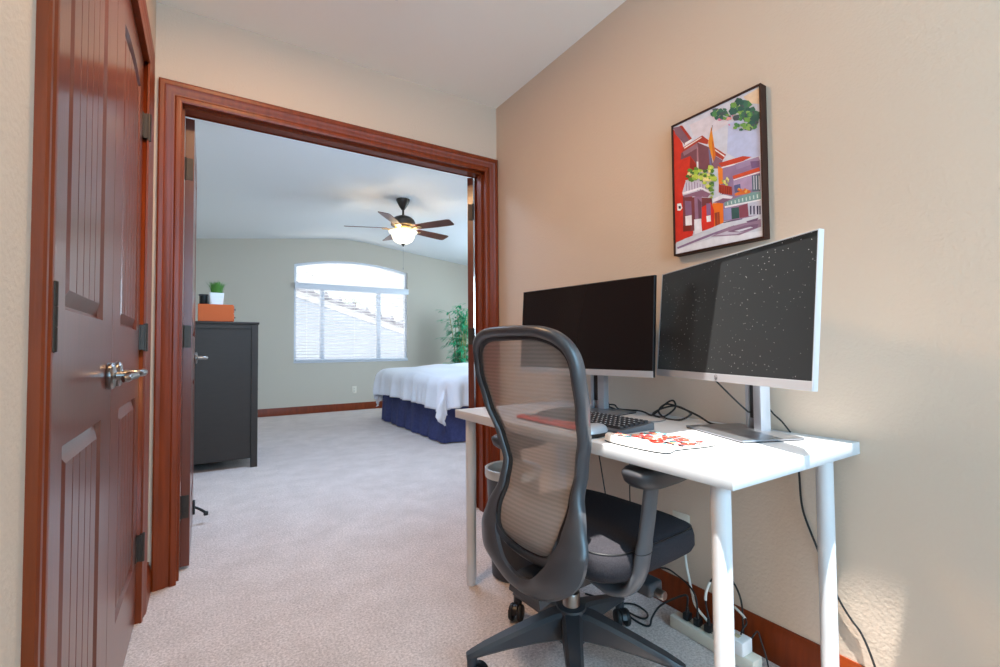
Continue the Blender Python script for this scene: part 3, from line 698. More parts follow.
((112, 160, 80),[(0.831,0.879),(0.808,0.872),(0.762,0.889),(0.773,0.909),(0.807,0.899)]),
((60, 110, 90),[(0.879,0.848),(0.863,0.832),(0.817,0.851),(0.818,0.877),(0.864,0.875)]),
((140, 176, 96),[(0.814,0.872),(0.803,0.867),(0.791,0.869),(0.779,0.882),(0.791,0.89),(0.804,0.881)]),
((44, 92, 84),[(0.848,0.892),(0.82,0.886),(0.773,0.899),(0.785,0.926),(0.817,0.919)]),
((60, 110, 90),[(0.946,0.848),(0.929,0.84),(0.902,0.845),(0.89,0.857),(0.89,0.872),(0.905,0.881),(0.93,0.864)]),
((44, 92, 84),[(0.783,0.894),(0.744,0.883),(0.701,0.89),(0.677,0.925),(0.704,0.943),(0.754,0.921)]),
((140, 176, 96),[(0.983,0.764),(0.971,0.742),(0.935,0.754),(0.915,0.783),(0.93,0.804),(0.972,0.781)]),
((44, 92, 84),[(0.983,0.799),(0.984,0.789),(0.961,0.794),(0.936,0.807),(0.95,0.813),(0.962,0.816),(0.984,0.814)]),
((72, 132, 78),[(0.919,0.776),(0.898,0.768),(0.875,0.781),(0.878,0.794),(0.896,0.792)]),
((140, 176, 96),[(0.956,0.813),(0.939,0.799),(0.903,0.811),(0.865,0.825),(0.886,0.846),(0.909,0.847),(0.951,0.837)]),
((60, 110, 90),[(0.986,0.769),(0.976,0.762),(0.952,0.762),(0.932,0.778),(0.928,0.791),(0.951,0.795),(0.98,0.786)]),
((72, 132, 78),[(0.923,0.794),(0.906,0.787),(0.881,0.799),(0.887,0.813),(0.907,0.811)]),
((44, 92, 84),[(0.921,0.826),(0.895,0.807),(0.85,0.833),(0.849,0.856),(0.892,0.855)]),
((112, 160, 80),[(0.943,0.752),(0.92,0.741),(0.899,0.754),(0.895,0.772),(0.925,0.771)]),
((70, 84, 90),[(0.921,0.741),(0.907,0.734),(0.891,0.733),(0.868,0.748),(0.88,0.759),(0.89,0.76),(0.908,0.76)]),
((60, 110, 90),[(0.978,0.823),(0.964,0.806),(0.932,0.823),(0.922,0.84),(0.931,0.855),(0.96,0.841)]),
((70, 84, 90),[(0.911,0.835),(0.907,0.821),(0.869,0.834),(0.838,0.856),(0.865,0.866),(0.907,0.854)]),
((140, 176, 96),[(0.957,0.799),(0.945,0.781),(0.91,0.796),(0.883,0.811),(0.887,0.832),(0.912,0.829),(0.945,0.824)]),
((44, 92, 84),[(0.966,0.747),(0.952,0.734),(0.928,0.749),(0.927,0.765),(0.955,0.762)]),
((70, 84, 90),[(1.0,0.796),(0.977,0.79),(0.951,0.79),(0.917,0.808),(0.916,0.83),(0.949,0.835),(0.985,0.813)]),
((140, 176, 96),[(0.907,0.851),(0.887,0.844),(0.864,0.855),(0.862,0.869),(0.887,0.869)]),
((44, 92, 84),[(1.0,0.805),(1.0,0.798),(0.973,0.798),(0.957,0.813),(0.959,0.83),(0.974,0.833),(1.0,0.821)]),
((44, 92, 84),[(0.904,0.771),(0.896,0.762),(0.875,0.771),(0.873,0.785),(0.895,0.783)]),
((70, 84, 90),[(0.919,0.743),(0.9,0.733),(0.866,0.748),(0.877,0.763),(0.901,0.759)]),
((72, 132, 78),[(0.949,0.747),(0.934,0.735),(0.905,0.747),(0.889,0.757),(0.893,0.77),(0.907,0.779),(0.935,0.762)]),
((70, 84, 90),[(0.986,0.76),(0.969,0.752),(0.939,0.763),(0.931,0.776),(0.942,0.785),(0.963,0.779)]),
((60, 110, 90),[(1.0,0.822),(0.965,0.817),(0.94,0.827),(0.934,0.856),(0.966,0.844)]),
((70, 84, 90),[(0.97,0.758),(0.955,0.753),(0.943,0.754),(0.936,0.763),(0.935,0.772),(0.943,0.775),(0.961,0.77)]),
((44, 92, 84),[(0.916,0.868),(0.891,0.864),(0.857,0.878),(0.861,0.891),(0.892,0.889)]),
((44, 92, 84),[(0.951,0.77),(0.942,0.754),(0.918,0.765),(0.894,0.778),(0.895,0.793),(0.919,0.791),(0.948,0.786)]),
((72, 132, 78),[(0.971,0.732),(0.946,0.725),(0.919,0.731),(0.887,0.749),(0.896,0.76),(0.92,0.759),(0.946,0.759)]),
((70, 84, 90),[(0.947,0.838),(0.945,0.832),(0.929,0.838),(0.924,0.844),(0.927,0.853),(0.945,0.847)]),
((60, 110, 90),[(0.944,0.769),(0.937,0.763),(0.915,0.762),(0.896,0.782),(0.913,0.793),(0.939,0.781)]),
((72, 132, 78),[(0.934,0.824),(0.907,0.816),(0.873,0.826),(0.872,0.857),(0.913,0.851)]),
((112, 160, 80),[(0.937,0.755),(0.918,0.751),(0.901,0.753),(0.89,0.768),(0.899,0.775),(0.919,0.773)]),
((112, 160, 80),[(0.915,0.832),(0.914,0.823),(0.896,0.824),(0.882,0.837),(0.889,0.844),(0.897,0.849),(0.91,0.844)]),
((72, 132, 78),[(0.939,0.753),(0.93,0.734),(0.892,0.745),(0.861,0.763),(0.857,0.784),(0.892,0.792),(0.923,0.772)]),
((140, 176, 96),[(0.948,0.804),(0.941,0.797),(0.921,0.805),(0.916,0.814),(0.923,0.818),(0.942,0.814)]),
((60, 110, 90),[(0.978,0.827),(0.971,0.82),(0.953,0.826),(0.942,0.838),(0.953,0.84),(0.97,0.838)]),
((140, 176, 96),[(0.93,0.739),(0.911,0.728),(0.881,0.735),(0.87,0.756),(0.884,0.764),(0.918,0.756)]),
((60, 110, 90),[(0.903,0.802),(0.877,0.792),(0.839,0.806),(0.84,0.83),(0.875,0.83)]),
((112, 160, 80),[(0.903,0.799),(0.889,0.786),(0.85,0.804),(0.836,0.835),(0.888,0.82)]),
((70, 84, 90),[(0.963,0.79),(0.945,0.782),(0.92,0.787),(0.895,0.809),(0.92,0.82),(0.949,0.804)]),
((44, 92, 84),[(1.0,0.785),(0.982,0.775),(0.946,0.78),(0.905,0.806),(0.919,0.82),(0.946,0.824),(0.985,0.808)]),
((44, 92, 84),[(0.947,0.762),(0.935,0.746),(0.899,0.762),(0.878,0.781),(0.907,0.79),(0.935,0.789)]),
((70, 84, 90),[(0.947,0.753),(0.936,0.744),(0.917,0.755),(0.917,0.765),(0.937,0.764)]),
((140, 176, 96),[(0.91,0.762),(0.893,0.754),(0.879,0.765),(0.873,0.78),(0.893,0.776)]),
((112, 160, 80),[(0.908,0.73),(0.898,0.727),(0.884,0.732),(0.885,0.739),(0.9,0.736)]),
((140, 176, 96),[(0.801,0.788),(0.796,0.782),(0.778,0.784),(0.771,0.793),(0.761,0.804),(0.781,0.807),(0.793,0.802)]),
((140, 176, 96),[(0.9,0.758),(0.886,0.755),(0.874,0.76),(0.873,0.77),(0.888,0.771)]),
((112, 160, 80),[(0.771,0.781),(0.754,0.777),(0.725,0.788),(0.726,0.802),(0.755,0.798)]),
((44, 92, 84),[(0.876,0.747),(0.866,0.742),(0.853,0.745),(0.84,0.753),(0.843,0.76),(0.851,0.764),(0.869,0.759)]),
((70, 84, 90),[(0.921,0.735),(0.907,0.724),(0.882,0.735),(0.879,0.755),(0.906,0.752)]),
((44, 92, 84),[(0.83,0.753),(0.812,0.75),(0.787,0.757),(0.789,0.77),(0.811,0.769)]),
((140, 176, 96),[(0.866,0.758),(0.846,0.754),(0.823,0.76),(0.825,0.778),(0.85,0.771)]),
((112, 160, 80),[(0.86,0.783),(0.847,0.775),(0.823,0.785),(0.822,0.799),(0.849,0.797)]),
((112, 160, 80),[(0.856,0.765),(0.847,0.76),(0.836,0.763),(0.829,0.769),(0.826,0.778),(0.836,0.779),(0.85,0.773)]),
((140, 176, 96),[(0.883,0.748),(0.871,0.74),(0.853,0.75),(0.841,0.76),(0.853,0.765),(0.868,0.765)]),
((140, 176, 96),[(0.902,0.741),(0.897,0.727),(0.867,0.74),(0.848,0.756),(0.869,0.766),(0.891,0.755)]),
((60, 110, 90),[(0.797,0.794),(0.783,0.78),(0.757,0.799),(0.753,0.812),(0.786,0.808)]),
((60, 110, 90),[(0.794,0.793),(0.78,0.789),(0.762,0.789),(0.742,0.8),(0.753,0.809),(0.762,0.818),(0.781,0.805)]),
((60, 110, 90),[(0.847,0.782),(0.836,0.776),(0.812,0.779),(0.798,0.796),(0.809,0.8),(0.834,0.799)]),
((112, 160, 80),[(0.863,0.766),(0.858,0.755),(0.84,0.762),(0.83,0.77),(0.831,0.782),(0.841,0.782),(0.862,0.776)]),
((112, 160, 80),[(0.853,0.779),(0.831,0.769),(0.802,0.786),(0.802,0.802),(0.831,0.795)]),
((72, 132, 78),[(0.775,0.803),(0.767,0.799),(0.752,0.799),(0.736,0.81),(0.735,0.821),(0.753,0.823),(0.772,0.816)]),
((72, 132, 78),[(0.784,0.791),(0.776,0.784),(0.759,0.791),(0.748,0.799),(0.75,0.805),(0.761,0.805),(0.772,0.801)]),
((214, 130, 160),[(0.694,0.825),(0.693,0.819),(0.682,0.822),(0.673,0.829),(0.671,0.835),(0.682,0.833),(0.689,0.832)]),
((226, 150, 150),[(0.71,0.864),(0.706,0.858),(0.689,0.861),(0.679,0.873),(0.689,0.88),(0.707,0.873)]),
((226, 150, 150),[(0.698,0.869),(0.689,0.862),(0.67,0.87),(0.663,0.874),(0.661,0.882),(0.672,0.888),(0.69,0.879)]),
((214, 130, 160),[(0.731,0.878),(0.725,0.872),(0.711,0.88),(0.715,0.886),(0.725,0.885)]),
((226, 150, 150),[(0.683,0.867),(0.674,0.86),(0.657,0.868),(0.651,0.876),(0.658,0.882),(0.673,0.878)]),
((214, 130, 160),[(0.605,0.886),(0.59,0.882),(0.568,0.889),(0.556,0.9),(0.573,0.907),(0.588,0.897)]),
((216, 216, 112),[(0.299,0.549),(0.281,0.542),(0.26,0.544),(0.233,0.557),(0.235,0.569),(0.262,0.568),(0.285,0.565)]),
((216, 216, 112),[(0.301,0.534),(0.294,0.529),(0.278,0.531),(0.272,0.54),(0.28,0.546),(0.296,0.544)]),
((216, 216, 112),[(0.261,0.582),(0.255,0.572),(0.226,0.568),(0.199,0.588),(0.208,0.602),(0.226,0.604),(0.255,0.596)]),
((96, 140, 56),[(0.251,0.602),(0.229,0.594),(0.192,0.603),(0.175,0.619),(0.197,0.629),(0.229,0.619)]),
((216, 216, 112),[(0.313,0.556),(0.299,0.548),(0.278,0.556),(0.281,0.569),(0.301,0.568)]),
((96, 140, 56),[(0.394,0.533),(0.372,0.527),(0.346,0.53),(0.323,0.549),(0.34,0.562),(0.37,0.553)]),
((216, 216, 112),[(0.258,0.539),(0.248,0.537),(0.236,0.536),(0.226,0.543),(0.223,0.551),(0.236,0.552),(0.25,0.547)]),
((96, 140, 56),[(0.238,0.564),(0.234,0.557),(0.222,0.561),(0.217,0.568),(0.224,0.571),(0.236,0.57)]),
((188, 206, 84),[(0.336,0.579),(0.324,0.565),(0.29,0.578),(0.278,0.592),(0.29,0.605),(0.326,0.599)]),
((216, 216, 112),[(0.336,0.531),(0.329,0.523),(0.305,0.526),(0.28,0.535),(0.277,0.551),(0.306,0.55),(0.324,0.549)]),
((96, 140, 56),[(0.263,0.526),(0.251,0.517),(0.22,0.52),(0.208,0.537),(0.216,0.548),(0.257,0.547)]),
((188, 206, 84),[(0.275,0.583),(0.267,0.577),(0.252,0.575),(0.239,0.586),(0.235,0.595),(0.253,0.601),(0.268,0.59)]),
((232, 214, 150),[(0.281,0.566),(0.266,0.558),(0.245,0.566),(0.241,0.58),(0.269,0.576)]),
((96, 140, 56),[(0.237,0.538),(0.226,0.53),(0.195,0.53),(0.186,0.549),(0.195,0.559),(0.229,0.558)]),
((96, 140, 56),[(0.368,0.506),(0.355,0.5),(0.338,0.503),(0.326,0.514),(0.337,0.518),(0.359,0.518)]),
((70, 110, 50),[(0.331,0.565),(0.312,0.553),(0.286,0.56),(0.271,0.569),(0.271,0.585),(0.288,0.593),(0.307,0.58)]),
((150, 186, 70),[(0.313,0.528),(0.291,0.519),(0.267,0.524),(0.234,0.538),(0.237,0.553),(0.267,0.549),(0.291,0.548)]),
((188, 206, 84),[(0.292,0.585),(0.284,0.578),(0.262,0.584),(0.251,0.59),(0.253,0.597),(0.261,0.604),(0.282,0.597)]),
((188, 206, 84),[(0.357,0.573),(0.341,0.567),(0.325,0.573),(0.315,0.582),(0.325,0.588),(0.344,0.582)]),
((232, 214, 150),[(0.377,0.569),(0.375,0.558),(0.35,0.568),(0.349,0.575),(0.353,0.585),(0.374,0.575)]),
((188, 206, 84),[(0.38,0.519),(0.369,0.508),(0.333,0.512),(0.328,0.53),(0.331,0.547),(0.373,0.534)]),
((216, 216, 112),[(0.253,0.585),(0.248,0.577),(0.234,0.581),(0.222,0.587),(0.223,0.595),(0.235,0.596),(0.249,0.593)]),
((96, 140, 56),[(0.321,0.597),(0.298,0.582),(0.263,0.601),(0.264,0.621),(0.299,0.617)]),
((70, 110, 50),[(0.268,0.575),(0.256,0.57),(0.234,0.57),(0.224,0.58),(0.217,0.592),(0.233,0.598),(0.259,0.59)]),
((232, 214, 150),[(0.31,0.538),(0.297,0.527),(0.276,0.54),(0.272,0.554),(0.297,0.553)]),
((232, 214, 150),[(0.246,0.575),(0.226,0.571),(0.202,0.574),(0.179,0.583),(0.177,0.598),(0.202,0.601),(0.226,0.593)]),
((70, 110, 50),[(0.286,0.576),(0.271,0.568),(0.251,0.568),(0.228,0.582),(0.233,0.592),(0.248,0.593),(0.267,0.587)]),
((96, 140, 56),[(0.312,0.584),(0.294,0.58),(0.275,0.584),(0.272,0.601),(0.297,0.597)]),
((150, 186, 70),[(0.32,0.573),(0.302,0.562),(0.275,0.569),(0.262,0.578),(0.26,0.592),(0.278,0.599),(0.304,0.592)]),
((70, 110, 50),[(0.241,0.587),(0.228,0.582),(0.21,0.589),(0.215,0.598),(0.231,0.6)]),
((150, 186, 70),[(0.302,0.57),(0.292,0.565),(0.273,0.566),(0.256,0.575),(0.264,0.583),(0.274,0.586),(0.286,0.579)]),
((70, 110, 50),[(0.208,0.567),(0.193,0.555),(0.15,0.572),(0.164,0.586),(0.195,0.58)]),
((150, 186, 70),[(0.369,0.578),(0.352,0.573),(0.331,0.579),(0.329,0.591),(0.35,0.59)]),
((188, 206, 84),[(0.313,0.541),(0.313,0.531),(0.277,0.535),(0.262,0.544),(0.241,0.562),(0.275,0.57),(0.306,0.559)]),
((150, 186, 70),[(0.538,0.471),(0.519,0.461),(0.485,0.473),(0.482,0.483),(0.487,0.496),(0.516,0.493)]),
((96, 140, 56),[(0.469,0.571),(0.456,0.56),(0.433,0.572),(0.432,0.588),(0.459,0.582)]),
((216, 216, 112),[(0.528,0.477),(0.519,0.471),(0.508,0.473),(0.502,0.479),(0.502,0.487),(0.508,0.487),(0.521,0.487)]),
((232, 214, 150),[(0.455,0.514),(0.445,0.509),(0.424,0.512),(0.404,0.52),(0.414,0.529),(0.424,0.529),(0.446,0.525)]),
((70, 110, 50),[(0.429,0.56),(0.411,0.553),(0.386,0.553),(0.365,0.574),(0.39,0.577),(0.416,0.574)]),
((216, 216, 112),[(0.453,0.505),(0.436,0.495),(0.391,0.506),(0.405,0.523),(0.438,0.522)]),
((70, 110, 50),[(0.404,0.484),(0.395,0.472),(0.377,0.477),(0.358,0.493),(0.376,0.502),(0.395,0.493)]),
((96, 140, 56),[(0.507,0.543),(0.487,0.528),(0.451,0.543),(0.456,0.561),(0.487,0.564)]),
((188, 206, 84),[(0.47,0.434),(0.453,0.423),(0.41,0.433),(0.404,0.459),(0.448,0.455)]),
((70, 110, 50),[(0.499,0.449),(0.494,0.433),(0.465,0.436),(0.445,0.453),(0.437,0.47),(0.468,0.472),(0.498,0.463)]),
((188, 206, 84),[(0.537,0.486),(0.525,0.473),(0.491,0.474),(0.471,0.492),(0.465,0.507),(0.496,0.51),(0.524,0.498)]),
((232, 214, 150),[(0.422,0.497),(0.4,0.492),(0.373,0.502),(0.375,0.513),(0.404,0.512)]),
((216, 216, 112),[(0.466,0.484),(0.444,0.477),(0.409,0.486),(0.407,0.508),(0.446,0.51)]),
((216, 216, 112),[(0.448,0.445),(0.431,0.435),(0.404,0.444),(0.392,0.456),(0.411,0.461),(0.435,0.46)]),
((150, 186, 70),[(0.402,0.489),(0.397,0.484),(0.386,0.485),(0.381,0.493),(0.383,0.5),(0.398,0.495)]),
((150, 186, 70),[(0.469,0.561),(0.458,0.553),(0.444,0.559),(0.427,0.567),(0.424,0.575),(0.443,0.576),(0.46,0.572)]),
((96, 140, 56),[(0.479,0.457),(0.47,0.453),(0.453,0.457),(0.442,0.464),(0.454,0.467),(0.472,0.465)]),
((96, 140, 56),[(0.512,0.507),(0.501,0.502),(0.486,0.504),(0.475,0.51),(0.479,0.517),(0.486,0.523),(0.502,0.518)]),
((70, 110, 50),[(0.48,0.516),(0.471,0.512),(0.454,0.513),(0.45,0.522),(0.453,0.529),(0.47,0.526)]),
((188, 206, 84),[(0.504,0.567),(0.479,0.559),(0.446,0.564),(0.433,0.582),(0.441,0.598),(0.483,0.586)]),
((216, 216, 112),[(0.476,0.57),(0.467,0.567),(0.456,0.569),(0.447,0.576),(0.456,0.578),(0.471,0.578)]),
((150, 186, 70),[(0.496,0.508),(0.49,0.502),(0.479,0.505),(0.467,0.514),(0.479,0.518),(0.493,0.514)]),
((96, 140, 56),[(0.417,0.522),(0.394,0.517),(0.378,0.515),(0.366,0.526),(0.357,0.541),(0.376,0.547),(0.402,0.537)]),
((150, 186, 70),[(0.438,0.526),(0.41,0.511),(0.374,0.527),(0.367,0.554),(0.409,0.55)]),
((188, 206, 84),[(0.414,0.506),(0.403,0.498),(0.374,0.507),(0.375,0.52),(0.401,0.524)]),
((70, 110, 50),[(0.494,0.513),(0.473,0.5),(0.429,0.519),(0.431,0.535),(0.47,0.532)]),
((232, 214, 150),[(0.403,0.525),(0.399,0.515),(0.376,0.518),(0.366,0.526),(0.356,0.539),(0.376,0.539),(0.401,0.536)]),
((232, 214, 150),[(0.474,0.488),(0.454,0.477),(0.428,0.488),(0.417,0.5),(0.43,0.507),(0.463,0.503)]),
((216, 216, 112),[(0.464,0.549),(0.462,0.541),(0.447,0.541),(0.434,0.551),(0.435,0.559),(0.446,0.564),(0.464,0.554)]),
((150, 186, 70),[(0.408,0.529),(0.397,0.516),(0.362,0.532),(0.364,0.546),(0.396,0.542)]),
((96, 140, 56),[(0.476,0.498),(0.467,0.491),(0.44,0.494),(0.437,0.506),(0.443,0.513),(0.47,0.514)]),
((70, 110, 50),[(0.414,0.526),(0.409,0.517),(0.391,0.52),(0.373,0.53),(0.38,0.539),(0.391,0.542),(0.406,0.538)]),
((70, 110, 50),[(0.463,0.523),(0.45,0.519),(0.434,0.522),(0.426,0.531),(0.434,0.537),(0.451,0.531)]),
((232, 214, 150),[(0.426,0.491),(0.399,0.485),(0.373,0.489),(0.367,0.513),(0.402,0.516)]),
((232, 214, 150),[(0.462,0.546),(0.455,0.542),(0.442,0.541),(0.435,0.548),(0.435,0.554),(0.442,0.559),(0.455,0.554)]),
((232, 214, 150),[(0.457,0.526),(0.448,0.518),(0.429,0.521),(0.421,0.528),(0.42,0.538),(0.428,0.54),(0.444,0.536)]),
((188, 206, 84),[(0.419,0.474),(0.405,0.464),(0.382,0.47),(0.361,0.478),(0.367,0.489),(0.379,0.491),(0.399,0.486)]),
((150, 186, 70),[(0.476,0.503),(0.47,0.497),(0.455,0.499),(0.438,0.506),(0.437,0.516),(0.456,0.52),(0.47,0.515)]),
((150, 186, 70),[(0.487,0.456),(0.473,0.452),(0.455,0.459),(0.458,0.467),(0.472,0.465)]),
((188, 206, 84),[(0.506,0.487),(0.496,0.474),(0.475,0.475),(0.459,0.492),(0.455,0.507),(0.474,0.507),(0.5,0.499)]),
((110, 150, 66),[(0.477,0.427),(0.466,0.42),(0.447,0.427),(0.446,0.438),(0.465,0.438)]),
((170, 190, 90),[(0.471,0.414),(0.457,0.41),(0.439,0.416),(0.439,0.426),(0.46,0.426)]),
((170, 190, 90),[(0.467,0.414),(0.46,0.411),(0.448,0.413),(0.449,0.421),(0.46,0.422)]),
((110, 150, 66),[(0.494,0.382),(0.491,0.375),(0.477,0.376),(0.468,0.382),(0.463,0.392),(0.479,0.394),(0.49,0.391)]),
((170, 190, 90),[(0.472,0.441),(0.469,0.438),(0.461,0.438),(0.453,0.443),(0.452,0.446),(0.46,0.448),(0.469,0.445)]),
((110, 150, 66),[(0.47,0.383),(0.466,0.378),(0.452,0.383),(0.457,0.389),(0.465,0.389)]),
((110, 150, 66),[(0.485,0.415),(0.476,0.41),(0.463,0.409),(0.447,0.422),(0.46,0.43),(0.481,0.422)]),
((70, 110, 60),[(0.488,0.384),(0.484,0.38),(0.474,0.382),(0.473,0.39),(0.483,0.391)]),
((170, 190, 90),[(0.484,0.355),(0.472,0.349),(0.449,0.357),(0.456,0.364),(0.47,0.366)]),
((110, 150, 66),[(0.479,0.407),(0.471,0.399),(0.453,0.401),(0.436,0.411),(0.44,0.419),(0.453,0.419),(0.467,0.417)]),
((170, 190, 90),[(0.491,0.459),(0.477,0.451),(0.458,0.457),(0.449,0.467),(0.458,0.474),(0.481,0.469)]),
((110, 150, 66),[(0.501,0.44),(0.494,0.43),(0.476,0.436),(0.457,0.449),(0.473,0.454),(0.491,0.45)]),
((110, 150, 66),[(0.488,0.406),(0.484,0.398),(0.469,0.4),(0.456,0.412),(0.469,0.419),(0.482,0.417)]),
((70, 110, 60),[(0.462,0.423),(0.451,0.417),(0.438,0.422),(0.426,0.426),(0.432,0.432),(0.441,0.437),(0.45,0.433)]),
((70, 110, 60),[(0.489,0.458),(0.482,0.451),(0.454,0.456),(0.458,0.47),(0.482,0.47)]),
((110, 150, 66),[(0.504,0.402),(0.491,0.397),(0.479,0.4),(0.475,0.408),(0.479,0.414),(0.494,0.412)]),
((170, 190, 90),[(0.494,0.426),(0.486,0.422),(0.479,0.425),(0.476,0.432),(0.487,0.43)]),
((170, 190, 90),[(0.496,0.373),(0.495,0.369),(0.483,0.367),(0.474,0.375),(0.472,0.38),(0.482,0.383),(0.494,0.378)]),
((150, 180, 80),[(0.618,0.444),(0.607,0.438),(0.587,0.447),(0.591,0.456),(0.606,0.456)]),
((206, 210, 110),[(0.638,0.427),(0.631,0.421),(0.621,0.423),(0.61,0.429),(0.608,0.435),(0.619,0.436),(0.634,0.435)]),
((206, 210, 110),[(0.67,0.433),(0.666,0.43),(0.656,0.433),(0.648,0.438),(0.655,0.44),(0.667,0.437)]),
((206, 210, 110),[(0.634,0.442),(0.632,0.437),(0.622,0.44),(0.619,0.445),(0.623,0.448),(0.63,0.448)]),
((206, 210, 110),[(0.668,0.446),(0.663,0.441),(0.65,0.443),(0.646,0.451),(0.651,0.457),(0.665,0.454)]),
((230, 220, 150),[(0.634,0.439),(0.623,0.432),(0.611,0.438),(0.607,0.444),(0.612,0.452),(0.625,0.449)]),
((230, 220, 150),[(0.67,0.442),(0.664,0.439),(0.655,0.44),(0.654,0.45),(0.667,0.45)]),
((206, 210, 110),[(0.655,0.412),(0.656,0.406),(0.639,0.407),(0.626,0.415),(0.626,0.423),(0.639,0.423),(0.654,0.418)]),
((206, 210, 110),[(0.655,0.46),(0.653,0.457),(0.644,0.458),(0.641,0.462),(0.637,0.466),(0.644,0.468),(0.65,0.466)]),
((206, 210, 110),[(0.647,0.449),(0.643,0.447),(0.633,0.447),(0.629,0.453),(0.635,0.455),(0.642,0.454)]),
((230, 220, 150),[(0.662,0.428),(0.659,0.426),(0.651,0.429),(0.65,0.432),(0.659,0.431)]),
((230, 220, 150),[(0.658,0.455),(0.654,0.452),(0.645,0.453),(0.635,0.456),(0.641,0.462),(0.646,0.466),(0.657,0.462)]),
((206, 210, 110),[(0.622,0.433),(0.615,0.43),(0.601,0.434),(0.601,0.44),(0.616,0.44)]),
((230, 220, 150),[(0.63,0.426),(0.627,0.423),(0.621,0.425),(0.616,0.427),(0.616,0.43),(0.62,0.432),(0.626,0.43)]),
((230, 110, 50),[(0.788,0.352),(0.78,0.345),(0.768,0.346),(0.755,0.354),(0.758,0.36),(0.769,0.361),(0.785,0.36)]),
((240, 180, 90),[(0.854,0.339),(0.85,0.336),(0.839,0.337),(0.835,0.343),(0.84,0.347),(0.848,0.344)]),
((230, 110, 50),[(0.848,0.326),(0.836,0.319),(0.822,0.327),(0.822,0.337),(0.839,0.338)]),
((230, 110, 50),[(0.805,0.344),(0.793,0.337),(0.777,0.345),(0.78,0.355),(0.794,0.353)]),
((240, 180, 90),[(0.816,0.347),(0.811,0.345),(0.804,0.345),(0.8,0.348),(0.798,0.353),(0.805,0.353),(0.81,0.351)]),
((240, 180, 90),[(0.869,0.334),(0.867,0.333),(0.862,0.332),(0.86,0.334),(0.858,0.338),(0.863,0.339),(0.869,0.336)]),
((230, 110, 50),[(0.848,0.342),(0.838,0.337),(0.825,0.343),(0.824,0.351),(0.84,0.349)]),
((230, 110, 50),[(0.797,0.348),(0.784,0.342),(0.766,0.347),(0.765,0.361),(0.785,0.356)]),
((240, 180, 90),[(0.855,0.322),(0.842,0.315),(0.83,0.323),(0.828,0.333),(0.845,0.331)]),
((240, 180, 90),[(0.857,0.329),(0.853,0.323),(0.84,0.326),(0.837,0.333),(0.842,0.338),(0.852,0.338)]),
((230, 110, 50),[(0.795,0.343),(0.791,0.339),(0.783,0.341),(0.779,0.343),(0.777,0.349),(0.783,0.35),(0.794,0.348)]),
((240, 180, 90),[(0.786,0.356),(0.779,0.352),(0.771,0.355),(0.759,0.361),(0.768,0.366),(0.782,0.361)]),
]

AY0, AY1, AZ0, AZ1, AX = 1.106, .774, 1.305, 1.794, 1.460
t = thing('wall_picture', 'framed watercolour of red balconied houses on the wall above the monitors', 'picture', (WX, .94, 1.305))
o_ = Vector((WX, .94, 1.305))
b = B(o_); f_ = .006
for (ya, yb, za, zb) in ((AY1, AY0, AZ1 - f_, AZ1), (AY1, AY0, AZ0, AZ0 + f_), (AY1, AY1 + f_, AZ0 + f_, AZ1 - f_), (AY0 - f_, AY0, AZ0 + f_, AZ1 - f_)):
    b.box((AX, ya, za), (WX - .001, yb, zb), .0008, 1)
b.build('frame', mat('dark_walnut_frame', (58, 32, 22), .55, spec=.2, noise=.15, nscale=20), t, smooth=False)
b = B(o_); b.box((AX + .006, AY1 + f_, AZ0 + f_), (WX - .004, AY0 - f_, AZ1 - f_)); b.build('canvas', M['comforter'], t, smooth=False)
cy, cz = AY0 - AY1 - 2 * f_, AZ1 - AZ0 - 2 * f_
colour_mesh('painting', ART, M['paint'], t, lambda u, v, k: Vector((AX + .0055 - k * .000009, AY0 - f_ - u * cy, AZ0 + f_ + v * cz)) - o_, 'watercolour street scene with red houses, flag and trees')

# ------------------------------------------------------------------ desk
DX0, DX1, DY0, DY1, DZ0, DZ1 = .901, 1.491, .553, 1.79, .678, .711
o_ = Vector(((DX0 + DX1) / 2, (DY0 + DY1) / 2, 0))
desk = thing('desk', 'white rectangular desk with four round legs against the hall wall', 'desk', o_)
b = B(o_); b.box((DX0, DY0, DZ0), (DX1, DY1, DZ1), .0015, 2); b.build('desktop', M['white_lam'], desk)
for x, y in ((.935, .602), (1.425, .612), (.935, 1.715), (1.425, 1.72)):
    b = B(o_ ); b.lathe([(.016, 0), (.019, .002), (.019, .014), (.0205, .016), (.0205, DZ0)], (x, y, 0), 28)
    b.build('leg', M['leg'], desk, angle=30)

